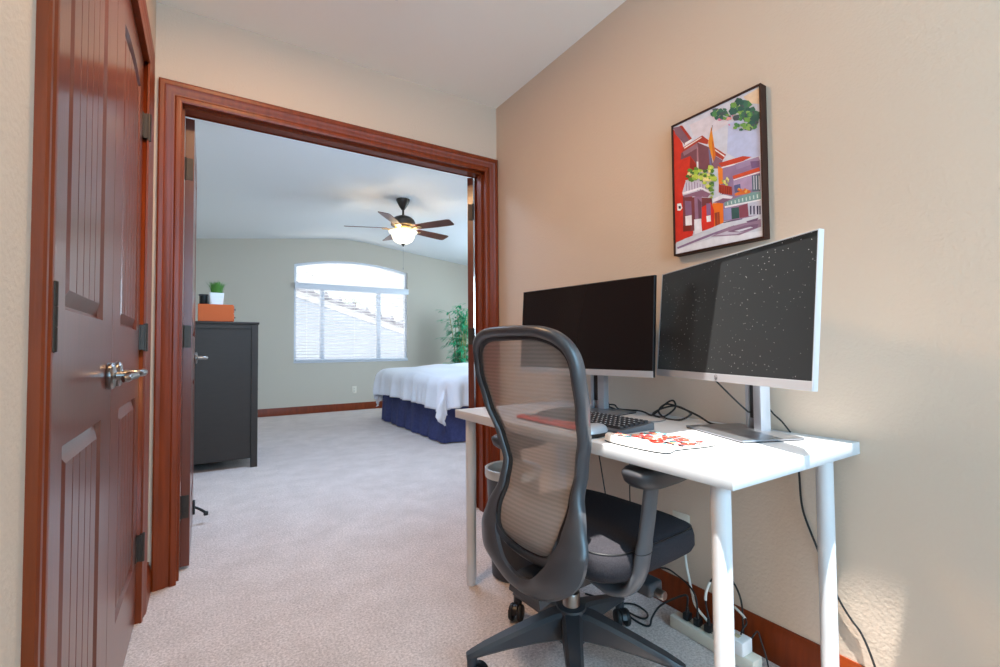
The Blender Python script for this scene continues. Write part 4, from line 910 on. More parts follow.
# ------------------------------------------------------------------ monitors
def monitor(label, scr, edge, cx, cy_, zb, yaw, tilt, W, H, bx):
    ang = math.atan2(-math.cos(yaw), -math.sin(yaw))
    t = thing('monitor', label, 'monitor', (cx, cy_, DZ1), ang)
    z0 = zb - DZ1
    X = T(0, 0, z0) @ Matrix.Rotation(-tilt, 4, 'X')
    b = B(X=X)
    b.loft([[(-W / 2, 0, 0), (W / 2, 0, 0), (W / 2, 0, H), (-W / 2, 0, H)], [(-W / 2, .012, 0), (W / 2, .012, 0), (W / 2, .012, H), (-W / 2, .012, H)],
            [(-W / 2 + .012, .020, .012), (W / 2 - .012, .020, .012), (W / 2 - .012, .020, H - .012), (-W / 2 + .012, .020, H - .012)],
            [(-.15, .048, .07), (.15, .048, .07), (.15, .048, H - .07), (-.15, .048, H - .07)]])
    b.build('housing', edge, t, smooth=False)
    b = B(X=X); e = .0028
    b.poly([(-W / 2 + e, -.0012, .023), (W / 2 - e, -.0012, .023), (W / 2 - e, -.0012, H - e), (-W / 2 + e, -.0012, H - e)])
    b.build('screen', scr, t, smooth=False)
    b = B(X=X)
    for (xa, xb, za, zb_) in ((-W / 2, -W / 2 + e, .023, H), (W / 2 - e, W / 2, .023, H), (-W / 2 + e, W / 2 - e, H - e, H)):
        b.box((xa, -.0032, za), (xb, 0, zb_), .0006, 1)
    b.build('bezel', edge, t, smooth=False)
    b = B(X=X); b.box((-W / 2, -.0036, -.0004), (W / 2, -.0004, .0225), .0006, 1); b.build('chin', M['silver'], t, smooth=False)
    b = B(X=X)
    b.lathe([(.0072, -.0038), (.0078, -.0041), (.0072, -.0044), (.0068, -.0041)], (0, 0, .0115), 24, 'y', caps=False)
    for pts in ([(-.0042, .0165), (-.0034, .0052)], [(-.0026, .0105), (-.0006, .0115), (-.0012, .0062)], [(.0020, .0118), (.0010, .0040)], [(.0024, .0112), (.0046, .0112), (.0040, .0072), (.0018, .0072)]):
        b.tube([(x, -.0040, z) for x, z in pts], .0005, 6)
    tag(b.build('logo', M['grey_plastic'], t), 'small round grey emblem on the chin')
    # stand: plate, column, head
    b = B(); b.box((bx - .13, -.033, .003), (bx + .13, .160, .008), .0015, 2); base = b.build('base', M['alu'], t)
    b = B(); b.box((bx - .128, -.031, .0004), (bx + .128, .158, .003)); b.build('rubber_pad', M['rubber'], base)
    b = B()
    b.box((-.034, .122, .007), (-.022, .150, z0 + .20), .002); b.box((.004, .118, .007), (.036, .152, z0 + .20), .003); b.box((-.022, .140, .007), (.004, .152, z0 + .20))
    b.build('column', M['silver'], t)
    b = B(); b.box((-.021, .128, .04), (.003, .139, z0 + .17), .001); b.build('cable_channel', M['black'], t)
    b = B(); b.box((-.05, .045, z0 + .12), (.05, .124, z0 + .22), .006); b.build('mounting_head', M['silver'], t)
    return t
monitor('large grey framed monitor on the right, dusty dark screen half in sunlight', M['screen_dust'], M['silver'], 1.293, .837, .866, .369, .081, .679, .376, .018)
monitor('large silver framed monitor on the left, behind the office chair', M['screen'], M['black'], 1.254, 1.405, .864, -.169, .068, .652, .360, .03)

# ------------------------------------------------------------------ keyboard, mouse, rests
o_ = Vector((1.11, 1.205, DZ1))
kb = thing('keyboard', 'dark grey keyboard with black keys, half behind the chair', 'keyboard', o_)
b = B(o_); b.prism([(1.03, .0), (1.03, .010), (1.19, .022), (1.19, .0)], lambda x, z: (x, .985, DZ1 + z + .0005), lambda x, z: (x, 1.425, DZ1 + z + .0005))
b.build('case', M['grey_plastic'], kb, smooth=False)
b = B(o_)
for r_ in range(6):
    x0 = 1.052 + r_ * .0218; k = 0; y = .998
    while y < 1.405:
        w = .0165 if not (r_ == 0 and 1.15 < y < 1.2) else .10
        w = min(w, 1.412 - y); zt = DZ1 + .010 + (x0 - 1.03) * .075 + .0085
        b.prism([(0, 0), (.0175, 0), (.0155, 1), (.002, 1)], lambda a, c: (x0 + a, y, zt - .0075 + c * .0085), lambda a, c: (x0 + a, y + w, zt - .0075 + c * .0085))
        y += w + .0028
b.build('keys', M['key'], kb, smooth=False)
b = B(o_)
for r_ in range(6):
    x0 = 1.052 + r_ * .0218
    for k in range(21):
        y = 1.003 + k * .0193; zt = DZ1 + .010 + (x0 - 1.03) * .075 + .0087
        b.box((x0 + .006, y + .003, zt + .0008), (x0 + .010, y + .008, zt + .0013))
b.build('key_legends', M['white_pot'], kb, smooth=False)

def flowers(seed, n, area, hz, lay0=0):
    """printed blossoms and leaves as thin layers over a surface; area(u,v)->(x,y) or None"""
    R_ = random.Random(seed); out = []
    for i in range(n):
        x, y = area(R_)
        kind = R_.random()
        if kind < .42:
            r = R_.uniform(.008, .017); c = R_.choice([(222, 60, 44), (226, 84, 66), (206, 44, 40)])
            out.append((c, [(x + r * (1 + .18 * math.cos(5 * a)) * math.cos(a), y + r * (1 + .18 * math.cos(5 * a)) * math.sin(a)) for a in [2 * PI * k / 20 for k in range(20)]]))
            out.append(((96, 28, 28), [(x + r * .28 * math.cos(a), y + r * .28 * math.sin(a)) for a in [2 * PI * k / 10 for k in range(10)]]))
            out.append(((250, 214, 200), [(x + r * .16 * math.cos(a), y + r * .16 * math.sin(a)) for a in [2 * PI * k / 8 for k in range(8)]]))
        elif kind < .75:
            a0 = R_.uniform(0, 2 * PI)
            for q in range(3):
                a = a0 + q * .8; L_ = R_.uniform(.010, .018); c = R_.choice([(70, 140, 152), (60, 120, 136), (96, 160, 158), (50, 84, 96)])
                out.append((c, [(x + L_ * s * math.cos(a) - w * math.sin(a), y + L_ * s * math.sin(a) + w * math.cos(a)) for s, w in ((0, 0), (.3, .004), (.65, .0045), (1, 0), (.65, -.0045), (.3, -.004))]))
        else:
            r = R_.uniform(.005, .009); c = R_.choice([(226, 100, 76), (50, 50, 60), (228, 140, 96)])
            out.append((c, [(x + r * math.cos(a), y + r * math.sin(a)) for a in [2 * PI * k / 10 for k in range(10)]]))
    return out
def inside(pt, poly):
    x, y = pt; c = False; j = len(poly) - 1
    for i in range(len(poly)):
        (xi, yi), (xj, yj) = poly[i], poly[j]
        if (yi > y) != (yj > y) and x < (xj - xi) * (y - yi) / (yj - yi) + xi: c = not c
        j = i
    return c
def rest(name, label, cat, outline, hz, seed, n, base_col, holeless=True):
    cx = sum(p[0] for p in outline) / len(outline); cy_ = sum(p[1] for p in outline) / len(outline)
    t = thing(name, label, cat, (cx, cy_, DZ1)); o_ = Vector((cx, cy_, DZ1))
    ol = [tuple(p)[:2] for p in cr([(x, y, 0) for x, y in outline], 6, True)]
    b = B(o_); b.prism(ol, lambda x, y: (x, y, DZ1 + .0003), lambda x, y: (x, y, DZ1 + .004))
    b.build('rubber_base', M['rubber'], t)
    # padded top: concentric rings following the outline
    b = B(o_); rings = []
    for k, s in enumerate((1, .985, .96, .92, .87, .81, .74, .66, .57, .47, .36, .24, .12, .03)):
        edge = min(1, k / 3.); edge = math.sqrt(1 - (1 - edge) ** 2)
        rings.append([(cx + (x - cx) * s, cy_ + (y - cy_) * s, DZ1 + .004 + (hz(cx + (x - cx) * s, cy_ + (y - cy_) * s) - .004) * edge) for x, y in ol])
    b.loft(rings, False, False); b.poly(rings[-1])
    top = b.build('padded_top', mat(name + '_cloth', base_col, .8), t, angle=60)
    fl = flowers(seed, n, lambda R_: (R_.uniform(min(p[0] for p in ol) + .008, max(p[0] for p in ol) - .008), R_.uniform(min(p[1] for p in ol) + .008, max(p[1] for p in ol) - .008)), hz)
    big = [(cx + (x - cx) * .97, cy_ + (y - cy_) * .97) for x, y in ol]
    fl = [(c, p) for c, p in fl if all(inside(q, big) for q in p)]
    # subdivide towards centroid so prints follow the bulge
    tri = []
    for c, p in fl:
        mx_, my_ = sum(q[0] for q in p) / len(p), sum(q[1] for q in p) / len(p)
        for i in range(len(p)):
            a, d = p[i], p[(i + 1) % len(p)]
            tri.append((c, [(mx_, my_), a, d]))
    colour_mesh('floral_print', tri, M['print'], top, lambda u, v, k: Vector((u, v, DZ1 + hz(u, v) + .0012 + k * .0000015)) - o_)
    return t
def hz_pad(x, y):
    f = max(0, min(1, (1.005 - x) / .05)); f = f * f * (3 - 2 * f)
    return .006 + .016 * f
rest('mouse_pad', 'white floral mouse pad with a padded wrist rest, coral flowers', 'mouse pad',
     [(.930, .925), (.924, .84), (.932, .765), (.952, .742), (.985, .752), (1.02, .748), (1.08, .735), (1.125, .737), (1.136, .76), (1.138, .85), (1.132, .935), (1.10, .952), (1.04, .948), (.985, .962), (.948, .955)], hz_pad, 6, 150, (222, 220, 216))
rest('keyboard_wrist_rest', 'red floral wrist rest in front of the keyboard, mostly behind the chair', 'wrist rest',
     [(.975, 1.09), (.970, 1.25), (.975, 1.42), (.99, 1.44), (1.015, 1.43), (1.02, 1.25), (1.018, 1.08), (1.0, 1.065), (.985, 1.07)], lambda x, y: .014, 9, 60, (216, 70, 66))
# mouse
o_ = Vector((.962, 1.015, DZ1))
ms = thing('computer_mouse', 'white and grey computer mouse beside the floral pad', 'mouse', o_, math.radians(12))
def mouse_ring(zf, s):
    return [(s * .052 * math.copysign(abs(math.cos(a)) ** .8, math.cos(a)), s * .030 * math.copysign(abs(math.sin(a)) ** .8, math.sin(a)), zf) for a in [2 * PI * k / 28 for k in range(28)]]
b = B(); b.loft([mouse_ring(.001, .94), mouse_ring(.005, 1), mouse_ring(.012, 1.02), mouse_ring(.0125, 1.0)]); b.build('body', M['black'], ms)
b = B(); b.loft([mouse_ring(.0126, 1.01), mouse_ring(.018, .99), mouse_ring(.026, .90), mouse_ring(.032, .72), mouse_ring(.0355, .45), mouse_ring(.0365, .12)]); b.build('shell', M['silver'], ms, angle=60)
b = B(); b.lathe([(.001, -.004), (.008, -.004), (.009, 0), (.008, .004), (.001, .004)], (.030, 0, .027), 18, 'y'); b.build('scroll_wheel', M['rubber'], ms)
b = B(); b.tube([(.045, 0, .0235), (.012, 0, .0362)], .0008, 6); b.build('button_seam', M['grey_plastic'], ms)

# ------------------------------------------------------------------ cables
def cable(label, pts, r=.0028, m='cable', n=8, name='cable', tags=()):
    P = cr(pts, 7)
    o = Vector(pts[0]); t = B(o).tube(P, r, n).build(name, M[m])
    tag(t, label, 'cable')
    for i0, i1 in tags:
        s_ = B(o).tube(P[i0:i1], r * 1.5, n).build('cable_tag', M['whitecable'], t); tag(s_, 'white paper tag wrapped round the cable')
    return t
z_ = DZ1 + .0035
cable('black cable tangled in loops on the desk between the monitors', [(1.45, 1.46, .80), (1.45, 1.44, .735), (1.43, 1.41, z_), (1.415, 1.37, z_ + .004), (1.42, 1.42, z_ + .014), (1.43, 1.385, z_ + .018), (1.425, 1.35, z_ + .004), (1.43, 1.25, z_ + .008),
      (1.42, 1.19, z_), (1.41, 1.16, z_ + .012), (1.43, 1.125, .765), (1.435, 1.10, .775), (1.43, 1.09, .75), (1.41, 1.12, z_ + .004), (1.40, 1.15, z_ + .002), (1.41, 1.17, z_ + .010), (1.43, 1.14, .745), (1.44, 1.09, .756), (1.43, 1.03, .742), (1.41, 1.015, z_ + .020), (1.40, 1.05, z_), (1.40, 1.11, z_), (1.415, 1.15, z_ + .02), (1.435, 1.13, .760), (1.43, 1.06, .752),
      (1.42, .99, .735), (1.42, .94, z_), (1.44, .90, z_), (1.47, .86, z_)], .0034)
cable('thin grey keyboard cable curving over the desk', [(1.188, 1.20, DZ1 + .017), (1.22, 1.19, z_), (1.26, 1.12, z_), (1.31, 1.075, z_), (1.37, 1.085, z_), (1.405, 1.135, z_)], .002, 'greycable')
cable('black cable hanging from the right monitor to its stand column', [(1.352, .895, .880), (1.36, .875, .855), (1.375, .835, .81), (1.392, .805, .775), (1.40, .800, .77)], .0026)
cable('black cable drooping behind the right monitor stand to the desk edge', [(1.45, .775, .79), (1.465, .765, .765), (1.475, .745, .742), (1.482, .728, z_ + .002), (1.484, .725, DZ1 + .001)], .0026)
cable('dark cable running down the wall behind the right rear desk leg', [(1.4905, .712, .676), (1.486, .705, .585), (1.486, .698, .49), (1.486, .663, .392), (1.486, .63, .31), (1.486, .61, .267), (1.486, .585, .23), (1.486, .56, .20), (1.477, .533, .145), (1.474, .51, .06), (1.471, .50, .004)], .003)
cable('thin black cable hanging under the desk beside the chair back', [(1.46, 1.50, .676), (1.455, 1.49, .64), (1.45, 1.505, .59), (1.455, 1.515, .55), (1.46, 1.50, .46), (1.465, 1.45, .20), (1.45, 1.40, .01)], .0028)
cable('straight thin black cable hanging under the desk behind the armrest', [(1.462, 1.335, .676), (1.461, 1.335, .6), (1.463, 1.337, .5), (1.466, 1.34, .3), (1.455, 1.30, .01)], .0025)
# power strip and what is plugged in
o_ = Vector((1.395, .94, 0))
ps = thing('power_strip', 'long white power strip on the carpet along the baseboard', 'power strip', o_)
b = B(o_); b.box((1.37, .79, .001), (1.42, 1.085, .042), .006); b.build('housing', M['ivory'], ps)
for k in range(6):
    b = B(o_); y = .83 + k * .04
    for dx, dy in ((-.006, .004), (.006, .004), (0, -.007)): b.box((1.395 + dx - .0016, y + dy - .004, .0415), (1.395 + dx + .0016, y + dy + .002, .0428))
    b.build('socket', M['black'], ps)
def plug(x, y, label):
    o = Vector((x, y, .0432))
    b = B(o); b.box((x - .014, y - .011, .0432), (x + .014, y + .011, .068), .005); b.tube([(x, y, .066), (x, y, .086)], [.007, .004], 10)
    tag(b.build('plug', M['black']), label, 'plug')
plug(1.395, 1.03, 'black plug in the power strip, farthest from the front desk leg')
plug(1.395, .99, 'black plug in the power strip, middle of three')
plug(1.395, .95, 'black plug in the power strip, closest to the front desk leg')
b = B(Vector((1.385, .842, .0432))); b.box((1.358, .815, .0432), (1.412, .872, .086), .005)
t = b.build('charger', M['white_pot']); tag(t, 'square white charger block on the end of the power strip', 'charger')
b = B(Vector((1.385, .842, .0432))); b.box((1.374, .838, .0858), (1.392, .856, .0872), .0006, 1); tag(b.build('charger_label', mat('tan_label', (196, 180, 146), .6), t), 'small tan sticker')
cable('white cable from the wall outlet down to the power strip', [(1.482, 1.10, .25), (1.455, 1.075, .20), (1.43, 1.045, .16), (1.41, 1.02, .13), (1.40, 1.00, .10), (1.41, .965, .065), (1.425, .935, .03), (1.43, .92, .006)], .0042, 'whitecable')
cable('black cable arching from a plug past the front desk leg, white tag', [(1.395, .95, .086), (1.40, .962, .12), (1.405, .965, .155), (1.415, .955, .195), (1.43, .935, .222), (1.44, .91, .225), (1.445, .885, .20), (1.45, .87, .15), (1.44, .86, .06), (1.44, .85, .006)], .003, tags=((10, 22),))
cable('black cable looping on the carpet behind the chair caster', [(1.395, 1.03, .087), (1.40, 1.035, .12), (1.385, 1.07, .10), (1.36, 1.115, .06), (1.335, 1.13, .02), (1.31, 1.12, .006), (1.295, 1.145, .005), (1.30, 1.22, .005), (1.33, 1.27, .005), (1.37, 1.24, .006), (1.36, 1.18, .012), (1.335, 1.15, .014), (1.312, 1.16, .012), (1.31, 1.25, .005), (1.30, 1.33, .005), (1.27, 1.40, .005)], .0035)
cable('second black cable from the power strip along the baseboard', [(1.395, .99, .087), (1.40, 1.0, .13), (1.41, 1.03, .15), (1.43, 1.09, .155), (1.45, 1.16, .15), (1.46, 1.25, .11), (1.46, 1.35, .04), (1.44, 1.45, .006)], .003)
cable('thin brown cable rising from the charger block, white tag', [(1.395, .842, .088), (1.40, .838, .105), (1.415, .835, .118), (1.43, .85, .125), (1.44, .885, .135), (1.45, .90, .13)], .0024, tags=((20, 32),))
cable('short dark cable bowing from the charger block to the carpet', [(1.41, .822, .075), (1.432, .812, .10), (1.43, .80, .08), (1.425, .782, .04), (1.41, .765, .004)], .0024)

# ------------------------------------------------------------------ waste bin
o_ = Vector((1.135, 1.70, 0))
t = thing('waste_bin', 'dark grey waste bin with pale liner under the desk', 'waste bin', o_)
b = B(); b.lathe([(.001, .002), (.088, 0), (.094, .006), (.116, .435), (.120, .44), (.120, .452), (.114, .452), (.110, .43), (.09, .03), (.001, .03)], n=36, caps=False); b.build('body', M['bin'], t)
b = B(); b.lathe([(.107, .36), (.1085, .40), (.111, .452), (.117, .458), (.122, .456), (.1225, .43), (.121, .42)], n=36, caps=False); b.build('liner', M['liner'], t)


# ------------------------------------------------------------------ office chair (local x = forward, y = left)
ch = thing('office_chair', 'grey mesh back office chair on a black star base, pulled up to the desk', 'chair', (.95, 1.11, 0), math.radians(4))
def interp(tab, z):
    tab = sorted(tab)
    if z <= tab[0][0]: return tab[0][1]
    for (a, va), (c, vc) in zip(tab, tab[1:]):
        if z <= c:
            t_ = (z - a) / (c - a); t_ = t_ * t_ * (3 - 2 * t_) * .5 + t_ * .5
            return va + (vc - va) * t_
    return tab[-1][1]
PROF = [(.26, -.165), (.30, -.190), (.36, -.208), (.42, -.202), (.48, -.182), (.55, -.148), (.62, -.130), (.70, -.146), (.80, -.184), (.90, -.212), (1.04, -.238)]
OUT = [(0, 1.032), (.07, 1.031), (.13, 1.026), (.185, 1.008), (.222, .968), (.233, .905), (.226, .82), (.207, .74), (.184, .67), (.170, .605), (.178, .55), (.202, .50), (.220, .45), (.220, .405), (.194, .358), (.136, .316), (.068, .290), (0, .280)]
INN = [(0, 1.002), (.07, 1.001), (.12, .996), (.166, .980), (.196, .950), (.205, .90), (.198, .82), (.180, .74), (.158, .67), (.143, .605), (.140, .55), (.140, .50), (.133, .455), (.118, .415), (.094, .382), (.064, .352), (.032, .334), (0, .328)]
THK = [.034] * 8 + [.036, .036, .034, .030, .028, .028, .028, .028, .030, .032]
nS = 4
O_ = [p for p in cr([(y, z, 0) for y, z in OUT], nS)]; I_ = [p for p in cr([(y, z, 0) for y, z in INN], nS)]
T_ = [p.x for p in cr([(t_, 0, 0) for t_ in THK], nS)]
def frame_ring(i, s):
    (yo, zo), (yi, zi), th = O_[i].xy, I_[i].xy, T_[i]
    if i == 0 or i == len(O_) - 1: s_ = 0
    ring = []
    for f, x in ((0, -.18), (.16, -.46), (.45, -.56), (.80, -.44), (1, -.14), (1, .30), (.8, .5), (.2, .5), (0, .25)):
        y, z = yo + (yi - yo) * f, zo + (zi - zo) * f
        ring.append((interp(PROF, z) + x * th + .03 * (y / .22) ** 2, s * y, z))
    return ring
rings = [frame_ring(i, -1) for i in range(len(O_))] + [frame_ring(i, 1) for i in range(len(O_) - 2, 0, -1)]
b = B(); b.loft(rings, True); b.build('back_frame', M['frame_grey'], ch, angle=50)
# dark gasket and woven mesh
k0 = 11 * nS
FAB = [p.xy for p in I_[:k0]] + [p.xy for p in cr([(.140, .50, 0), (.134, .462, 0), (.118, .428, 0), (.090, .402, 0), (.048, .387, 0), (0, .383, 0)], 4)]
def fx(y, z): return interp(PROF, z) + .004 + .03 * (y / .22) ** 2 + (.05 * max(0, (.47 - z) / .09) ** 2 if z < .47 else 0)
loop = [(fx(y, z), -y, z) for y, z in FAB] + [(fx(y, z), y, z) for y, z in FAB[-2:0:-1]]
b = B(); b.tube(loop, .0105, 8, closed=True); b.build('gasket', M['black'], ch)
b = B(); nx = 12
rows = [[(fx(y * q, z), y * q, z) for q in [-1 + 2 * k / nx for k in range(nx + 1)]] for y, z in FAB]
# pull inner points level so the rows stay ordered: use the contour height for every column
for ra, rb in zip(rows, rows[1:]):
    for k in range(nx):
        b.poly([ra[k], ra[k + 1], rb[k + 1], rb[k]])
b.build('mesh_fabric', M['mesh'], ch, angle=60)
# bottom edge band of the fabric
b = B(); band = [p for p in FAB if p[1] < .47]
rg = []
for sgn, seq in ((-1, band), (1, band[-2::-1])):
    for y, z in seq:
        x = fx(y, z)
        rg.append([(x - .012, sgn * y, z + .006), (x - .014, sgn * y, z - .012), (x - .004, sgn * y, z - .024), (x + .012, sgn * y, z - .014), (x + .010, sgn * y, z + .004)])
b.loft(rg); b.build('fabric_edge_band', M['dark_plastic'], ch, angle=50)
# spine from frame to mechanism
b = B(); b.loft([[(x, -w, zl), (x, w, zl), (x, w * .8, zh), (x, -w * .8, zh)] for x, w, zl, zh in ((-.185, .07, .262, .315), (-.09, .06, .275, .325), (-.02, .055, .285, .335), (.04, .06, .285, .345))])
b.build('spine', M['dark_plastic'], ch, angle=30)
# seat
def se(a, n): 
    c, s_ = math.cos(a), math.sin(a)
    return math.copysign(abs(c) ** (2 / n), c), math.copysign(abs(s_) ** (2 / n), s_)
def seat_ring(z, s, drop=1, grow=0):
    r_ = []
    for k in range(64):
        c, s_ = se(2 * PI * k / 64, 4.6)
        x, y = .096 + .236 * c * s + grow * c, .262 * s_ * s + grow * s_
        d = max(0, min(1, (x - .19) / .145)); d = d * d
        e = (abs(y) / .262) ** 4
        r_.append((x, y, z - .026 * d * drop - .008 * e * drop))
    return r_
b = B(); b.loft([seat_ring(.370, .86), seat_ring(.366, .92), seat_ring(.376, .97), seat_ring(.394, 1.0), seat_ring(.422, .998), seat_ring(.438, .982), seat_ring(.447, .95), seat_ring(.452, .87), seat_ring(.454, .6), seat_ring(.453, .3), seat_ring(.452, .05)])
seat = b.build('seat', M['seat'], ch, angle=70)
b = B(); b.tube([(x, y, z + .0005) for x, y, z in seat_ring(.4435, .968)], .0022, 6, closed=True); b.build('seam', M['black'], seat)
b = B(); b.loft([seat_ring(.346, .72, .5), seat_ring(.348, .82, .8), seat_ring(.360, .89), seat_ring(.374, .90)]); b.build('seat_pan', M['dark_plastic'], ch, angle=40)
b = B(); b.loft([[(x, -w, zl), (x, w, zl), (x, w, zh), (x, -w, zh)] for x, w, zl, zh in ((-.10, .06, .31, .352), (-.06, .085, .285, .355), (.10, .085, .285, .355), (.17, .06, .315, .352))]); b.build('mechanism', M['dark_plastic'], ch, angle=30)
b = B(); b.box((.095, -.215, .262), (.155, -.07, .302), .008, 3, Matrix.Rotation(0, 3, 'X')); lv = b.build('tension_lever', M['dark_plastic'], ch)
b = B(); b.lathe([(.001, -.242), (.011, -.242), (.013, -.239), (.013, -.212)], (.125, 0, .274), 18, 'y'); tag(b.build('knob', M['steel'], lv), 'silver end knob')
# arms
for s in (-1, 1):
    b = B(); path = cr([(-.02, s * .10, .325), (-.02, s * .17, .315), (-.016, s * .228, .330), (-.010, s * .258, .375), (-.004, s * .270, .44), (.006, s * .279, .53), (.014, s * .287, .628)], 6)
    W_ = [(.028, .013)] * 6 + [(.031, .015)] * 10 + [(.030, .015)] * 10 + [(.027, .014)] * 11
    rg = []
    for i, p in enumerate(path):
        a = path[max(0, i - 1)]; c = path[min(len(path) - 1, i + 1)]; tn = (c - a).normalized()
        nrm = Vector((0, -tn.z, tn.y)); w, h_ = W_[i]
        rg.append([p + Vector((w * math.cos(q), 0, 0)) + nrm * (h_ * math.sin(q)) for q in [2 * PI * k / 16 for k in range(16)]])
    b.loft(rg); arm = b.build('arm_post', M['grey_plastic'], ch, angle=60)
    b = B(); b.tube([p for p in rg[24]] , .0012, 6, closed=True); b.build('joint_line', M['black'], arm)
    b = B()
    def padr(z, sc_, dz=0):
        r_ = []
        for k in range(40):
            c, q = se(2 * PI * k / 40, 3.2)
            x = .052 + .128 * c * sc_
            r_.append((x, s * .288 + (.049 - .007 * c) * q * sc_ , z + dz * (c ** 2)))
        return r_
    b.loft([padr(.612, .66), padr(.616, .80), padr(.630, .94), padr(.649, 1.0), padr(.656, .985), padr(.661, .93), padr(.663, .8), padr(.663, .45), padr(.662, .05)])
    b.build('armrest', M['dark_plastic'], ch, angle=60)
# gas lift, star base, casters
b = B(); b.lathe([(.026, .15), (.026, .225), (.024, .228), (.014, .229), (.014, .32)], n=24); b.build('gas_lift', M['steel'], ch)
b = B(); b.lathe([(.030, .082), (.042, .088), (.050, .105), (.049, .168), (.043, .186), (.029, .190)], n=32)
TIP = []
for k in range(5):
    a = math.radians(16 + 72 * k - 4); R_ = Rz(a)
    rg = []
    for r_, w, zl, zh in ((.022, .032, .098, .182), (.06, .030, .100, .178), (.12, .026, .099, .160), (.20, .0225, .092, .134), (.27, .0195, .083, .110), (.308, .017, .076, .094), (.322, .012, .074, .088)):
        ring = [(r_, -w, zl + .008), (r_, -w * .7, zl), (r_, w * .7, zl), (r_, w, zl + .008), (r_, w, zh - .010), (r_, w * .66, zh), (r_, -w * .66, zh), (r_, -w, zh - .010)]
        rg.append([R_ @ Vector(p) for p in ring])
    b.loft(rg); TIP.append(R_ @ Vector((.306, 0, 0)))
    b.tube([R_ @ Vector((.306, 0, .05)), R_ @ Vector((.306, 0, .08))], .015, 14)
b.build('star_base', M['dark_plastic'], ch, angle=35)
for k, p in enumerate(TIP):
    sw = [1.1, .6, 2.4, 4.4, 5.2][k]; X = T(p.x, p.y, 0) @ Rz(sw)
    b = B(X=X); b.tube([(0, 0, .05), (0, 0, .066)], .008, 12)
    hood = []
    for q in range(9):
        a = math.radians(-10 + q * 22.5); hood.append((-.018 + .031 * math.cos(a), .029 + .031 * math.sin(a)))
    ri = [(-.018 + .026 * math.cos(math.radians(170 - q * 22.5)), .029 + .026 * math.sin(math.radians(170 - q * 22.5))) for q in range(9)]
    b.prism(hood + ri, lambda x, z: (x, -.008, z), lambda x, z: (x, .008, z))
    b.box((-.012, -.008, .044), (.010, .008, .056), .003)
    cs = b.build('caster', M['black'], ch, angle=40)
    for s in (-1, 1):
        b = B(X=X); b.lathe([(.004, s * .008), (.024, s * .008), (.0285, s * .011), (.029, s * .017), (.026, s * .023), (.018, s * .0255), (.004, s * .026)], (-.018, 0, .029), 26, 'y')
        b.build('wheel', M['rubber'], cs)

# ------------------------------------------------------------------ bedroom: window, blind
def struct_obj(b, name, m, label, parent=None, **k):
    return struct(b, name, m, label, 'window', parent, **k)
win = thing('window_1', 'white arched three light window in the bedroom far wall', 'window', ((WX0 + WX1) / 2, BY, WZ0), kind='structure')
o_ = Vector(win.location)
b = B(o_); fw = .034; y0, y1 = BY + .03, BY + .10
rings = []
outl = [(WX0, WZ0)] + [(WX0 + (WX1 - WX0) * i / 28, arch(WX0 + (WX1 - WX0) * i / 28)) for i in range(29)] + [(WX1, WZ0)]
def inset(p):
    x, z = p; cx, cz_ = (WX0 + WX1) / 2, 1.6
    return (cx + (x - cx) * (1 - 2 * fw / (WX1 - WX0)), (z + fw if z < WZ0 + .01 else z - fw))
for p in outl:
    q = inset(p); rings.append([(p[0], y0, p[1]), (p[0], y1, p[1]), (q[0], y1, q[1]), (q[0], y0, q[1])])
b.loft(rings, True); b.box((WX0, y0, 1.905), (WX1, y1, 1.965))
b.build('frame', M['winframe'], win, angle=25)
for xa, xb in ((1.510, 1.570), (2.402, 2.468)):
    b = B(o_); b.box((xa, y0 + .005, WZ0 + fw - .002), (xb, y1 - .01, 1.907), .003); b.build('mullion', M['winframe'], win)
for xa, xb in ((WX0 + fw, 1.51), (1.57, 2.402), (2.468, WX1 - fw)):
    b = B(o_); b.box((xa - .004, BY + .062, WZ0 + fw - .004), (xb + .004, BY + .066, 1.909)); b.build('pane', M['glass'], win, smooth=False)
b = B(o_); b.prism([(WX0 + .02, 1.95)] + [(WX0 + .02 + (WX1 - WX0 - .04) * i / 20, arch(WX0 + .02 + (WX1 - WX0 - .04) * i / 20) - .02) for i in range(21)] + [(WX1 - .02, 1.95)], lambda x, z: (x, BY + .062, z), lambda x, z: (x, BY + .066, z)); b.build('pane', M['glass'], win, smooth=False)
b = B(o_); b.box((WX0 - .004, BY - .012, WZ0 - .022), (WX1 + .004, BY + .10, WZ0 + .004), .004); b.build('sill', M['winframe'], win)

bl = thing('window_blind', 'white horizontal slat blind covering the lower bedroom window', 'blind', ((WX0 + WX1) / 2, BY, 1.94))
o_ = Vector(bl.location)
b = B(o_); b.box((WX0 + .002, BY - .040, 1.897), (WX1 + .008, BY - .004, 1.985), .004); b.box((WX0 - .002, BY - .044, 1.974), (WX1 + .012, BY - .004, 1.988), .003); b.build('valance', M['winframe'], bl)
b = B(o_); z = 1.875
while z > WZ0 + .05:
    b.grid(lambda u, v: (WX0 + .02 + (WX1 - WX0 - .04) * u, BY - .046 + .042 * v, z + .004 * math.sin(PI * v) - .006 * (v - .5)), 1, 4); z -= .0465
sl = b.build('slats', M['blind'], bl, recalc=False)
b = B(o_); b.box((WX0 + .018, BY - .054, WZ0 + .012), (WX1 - .018, BY - .010, WZ0 + .032), .004); b.build('bottom_rail', M['winframe'], bl)
for x in (1.30, 2.02, 2.72):
    b = B(o_)
    for y in (BY - .054, BY - .008): b.tube([(x, y, 1.90), (x, y, WZ0 + .03)], .0012, 5)
    b.build('ladder_cord', M['blind'], bl)

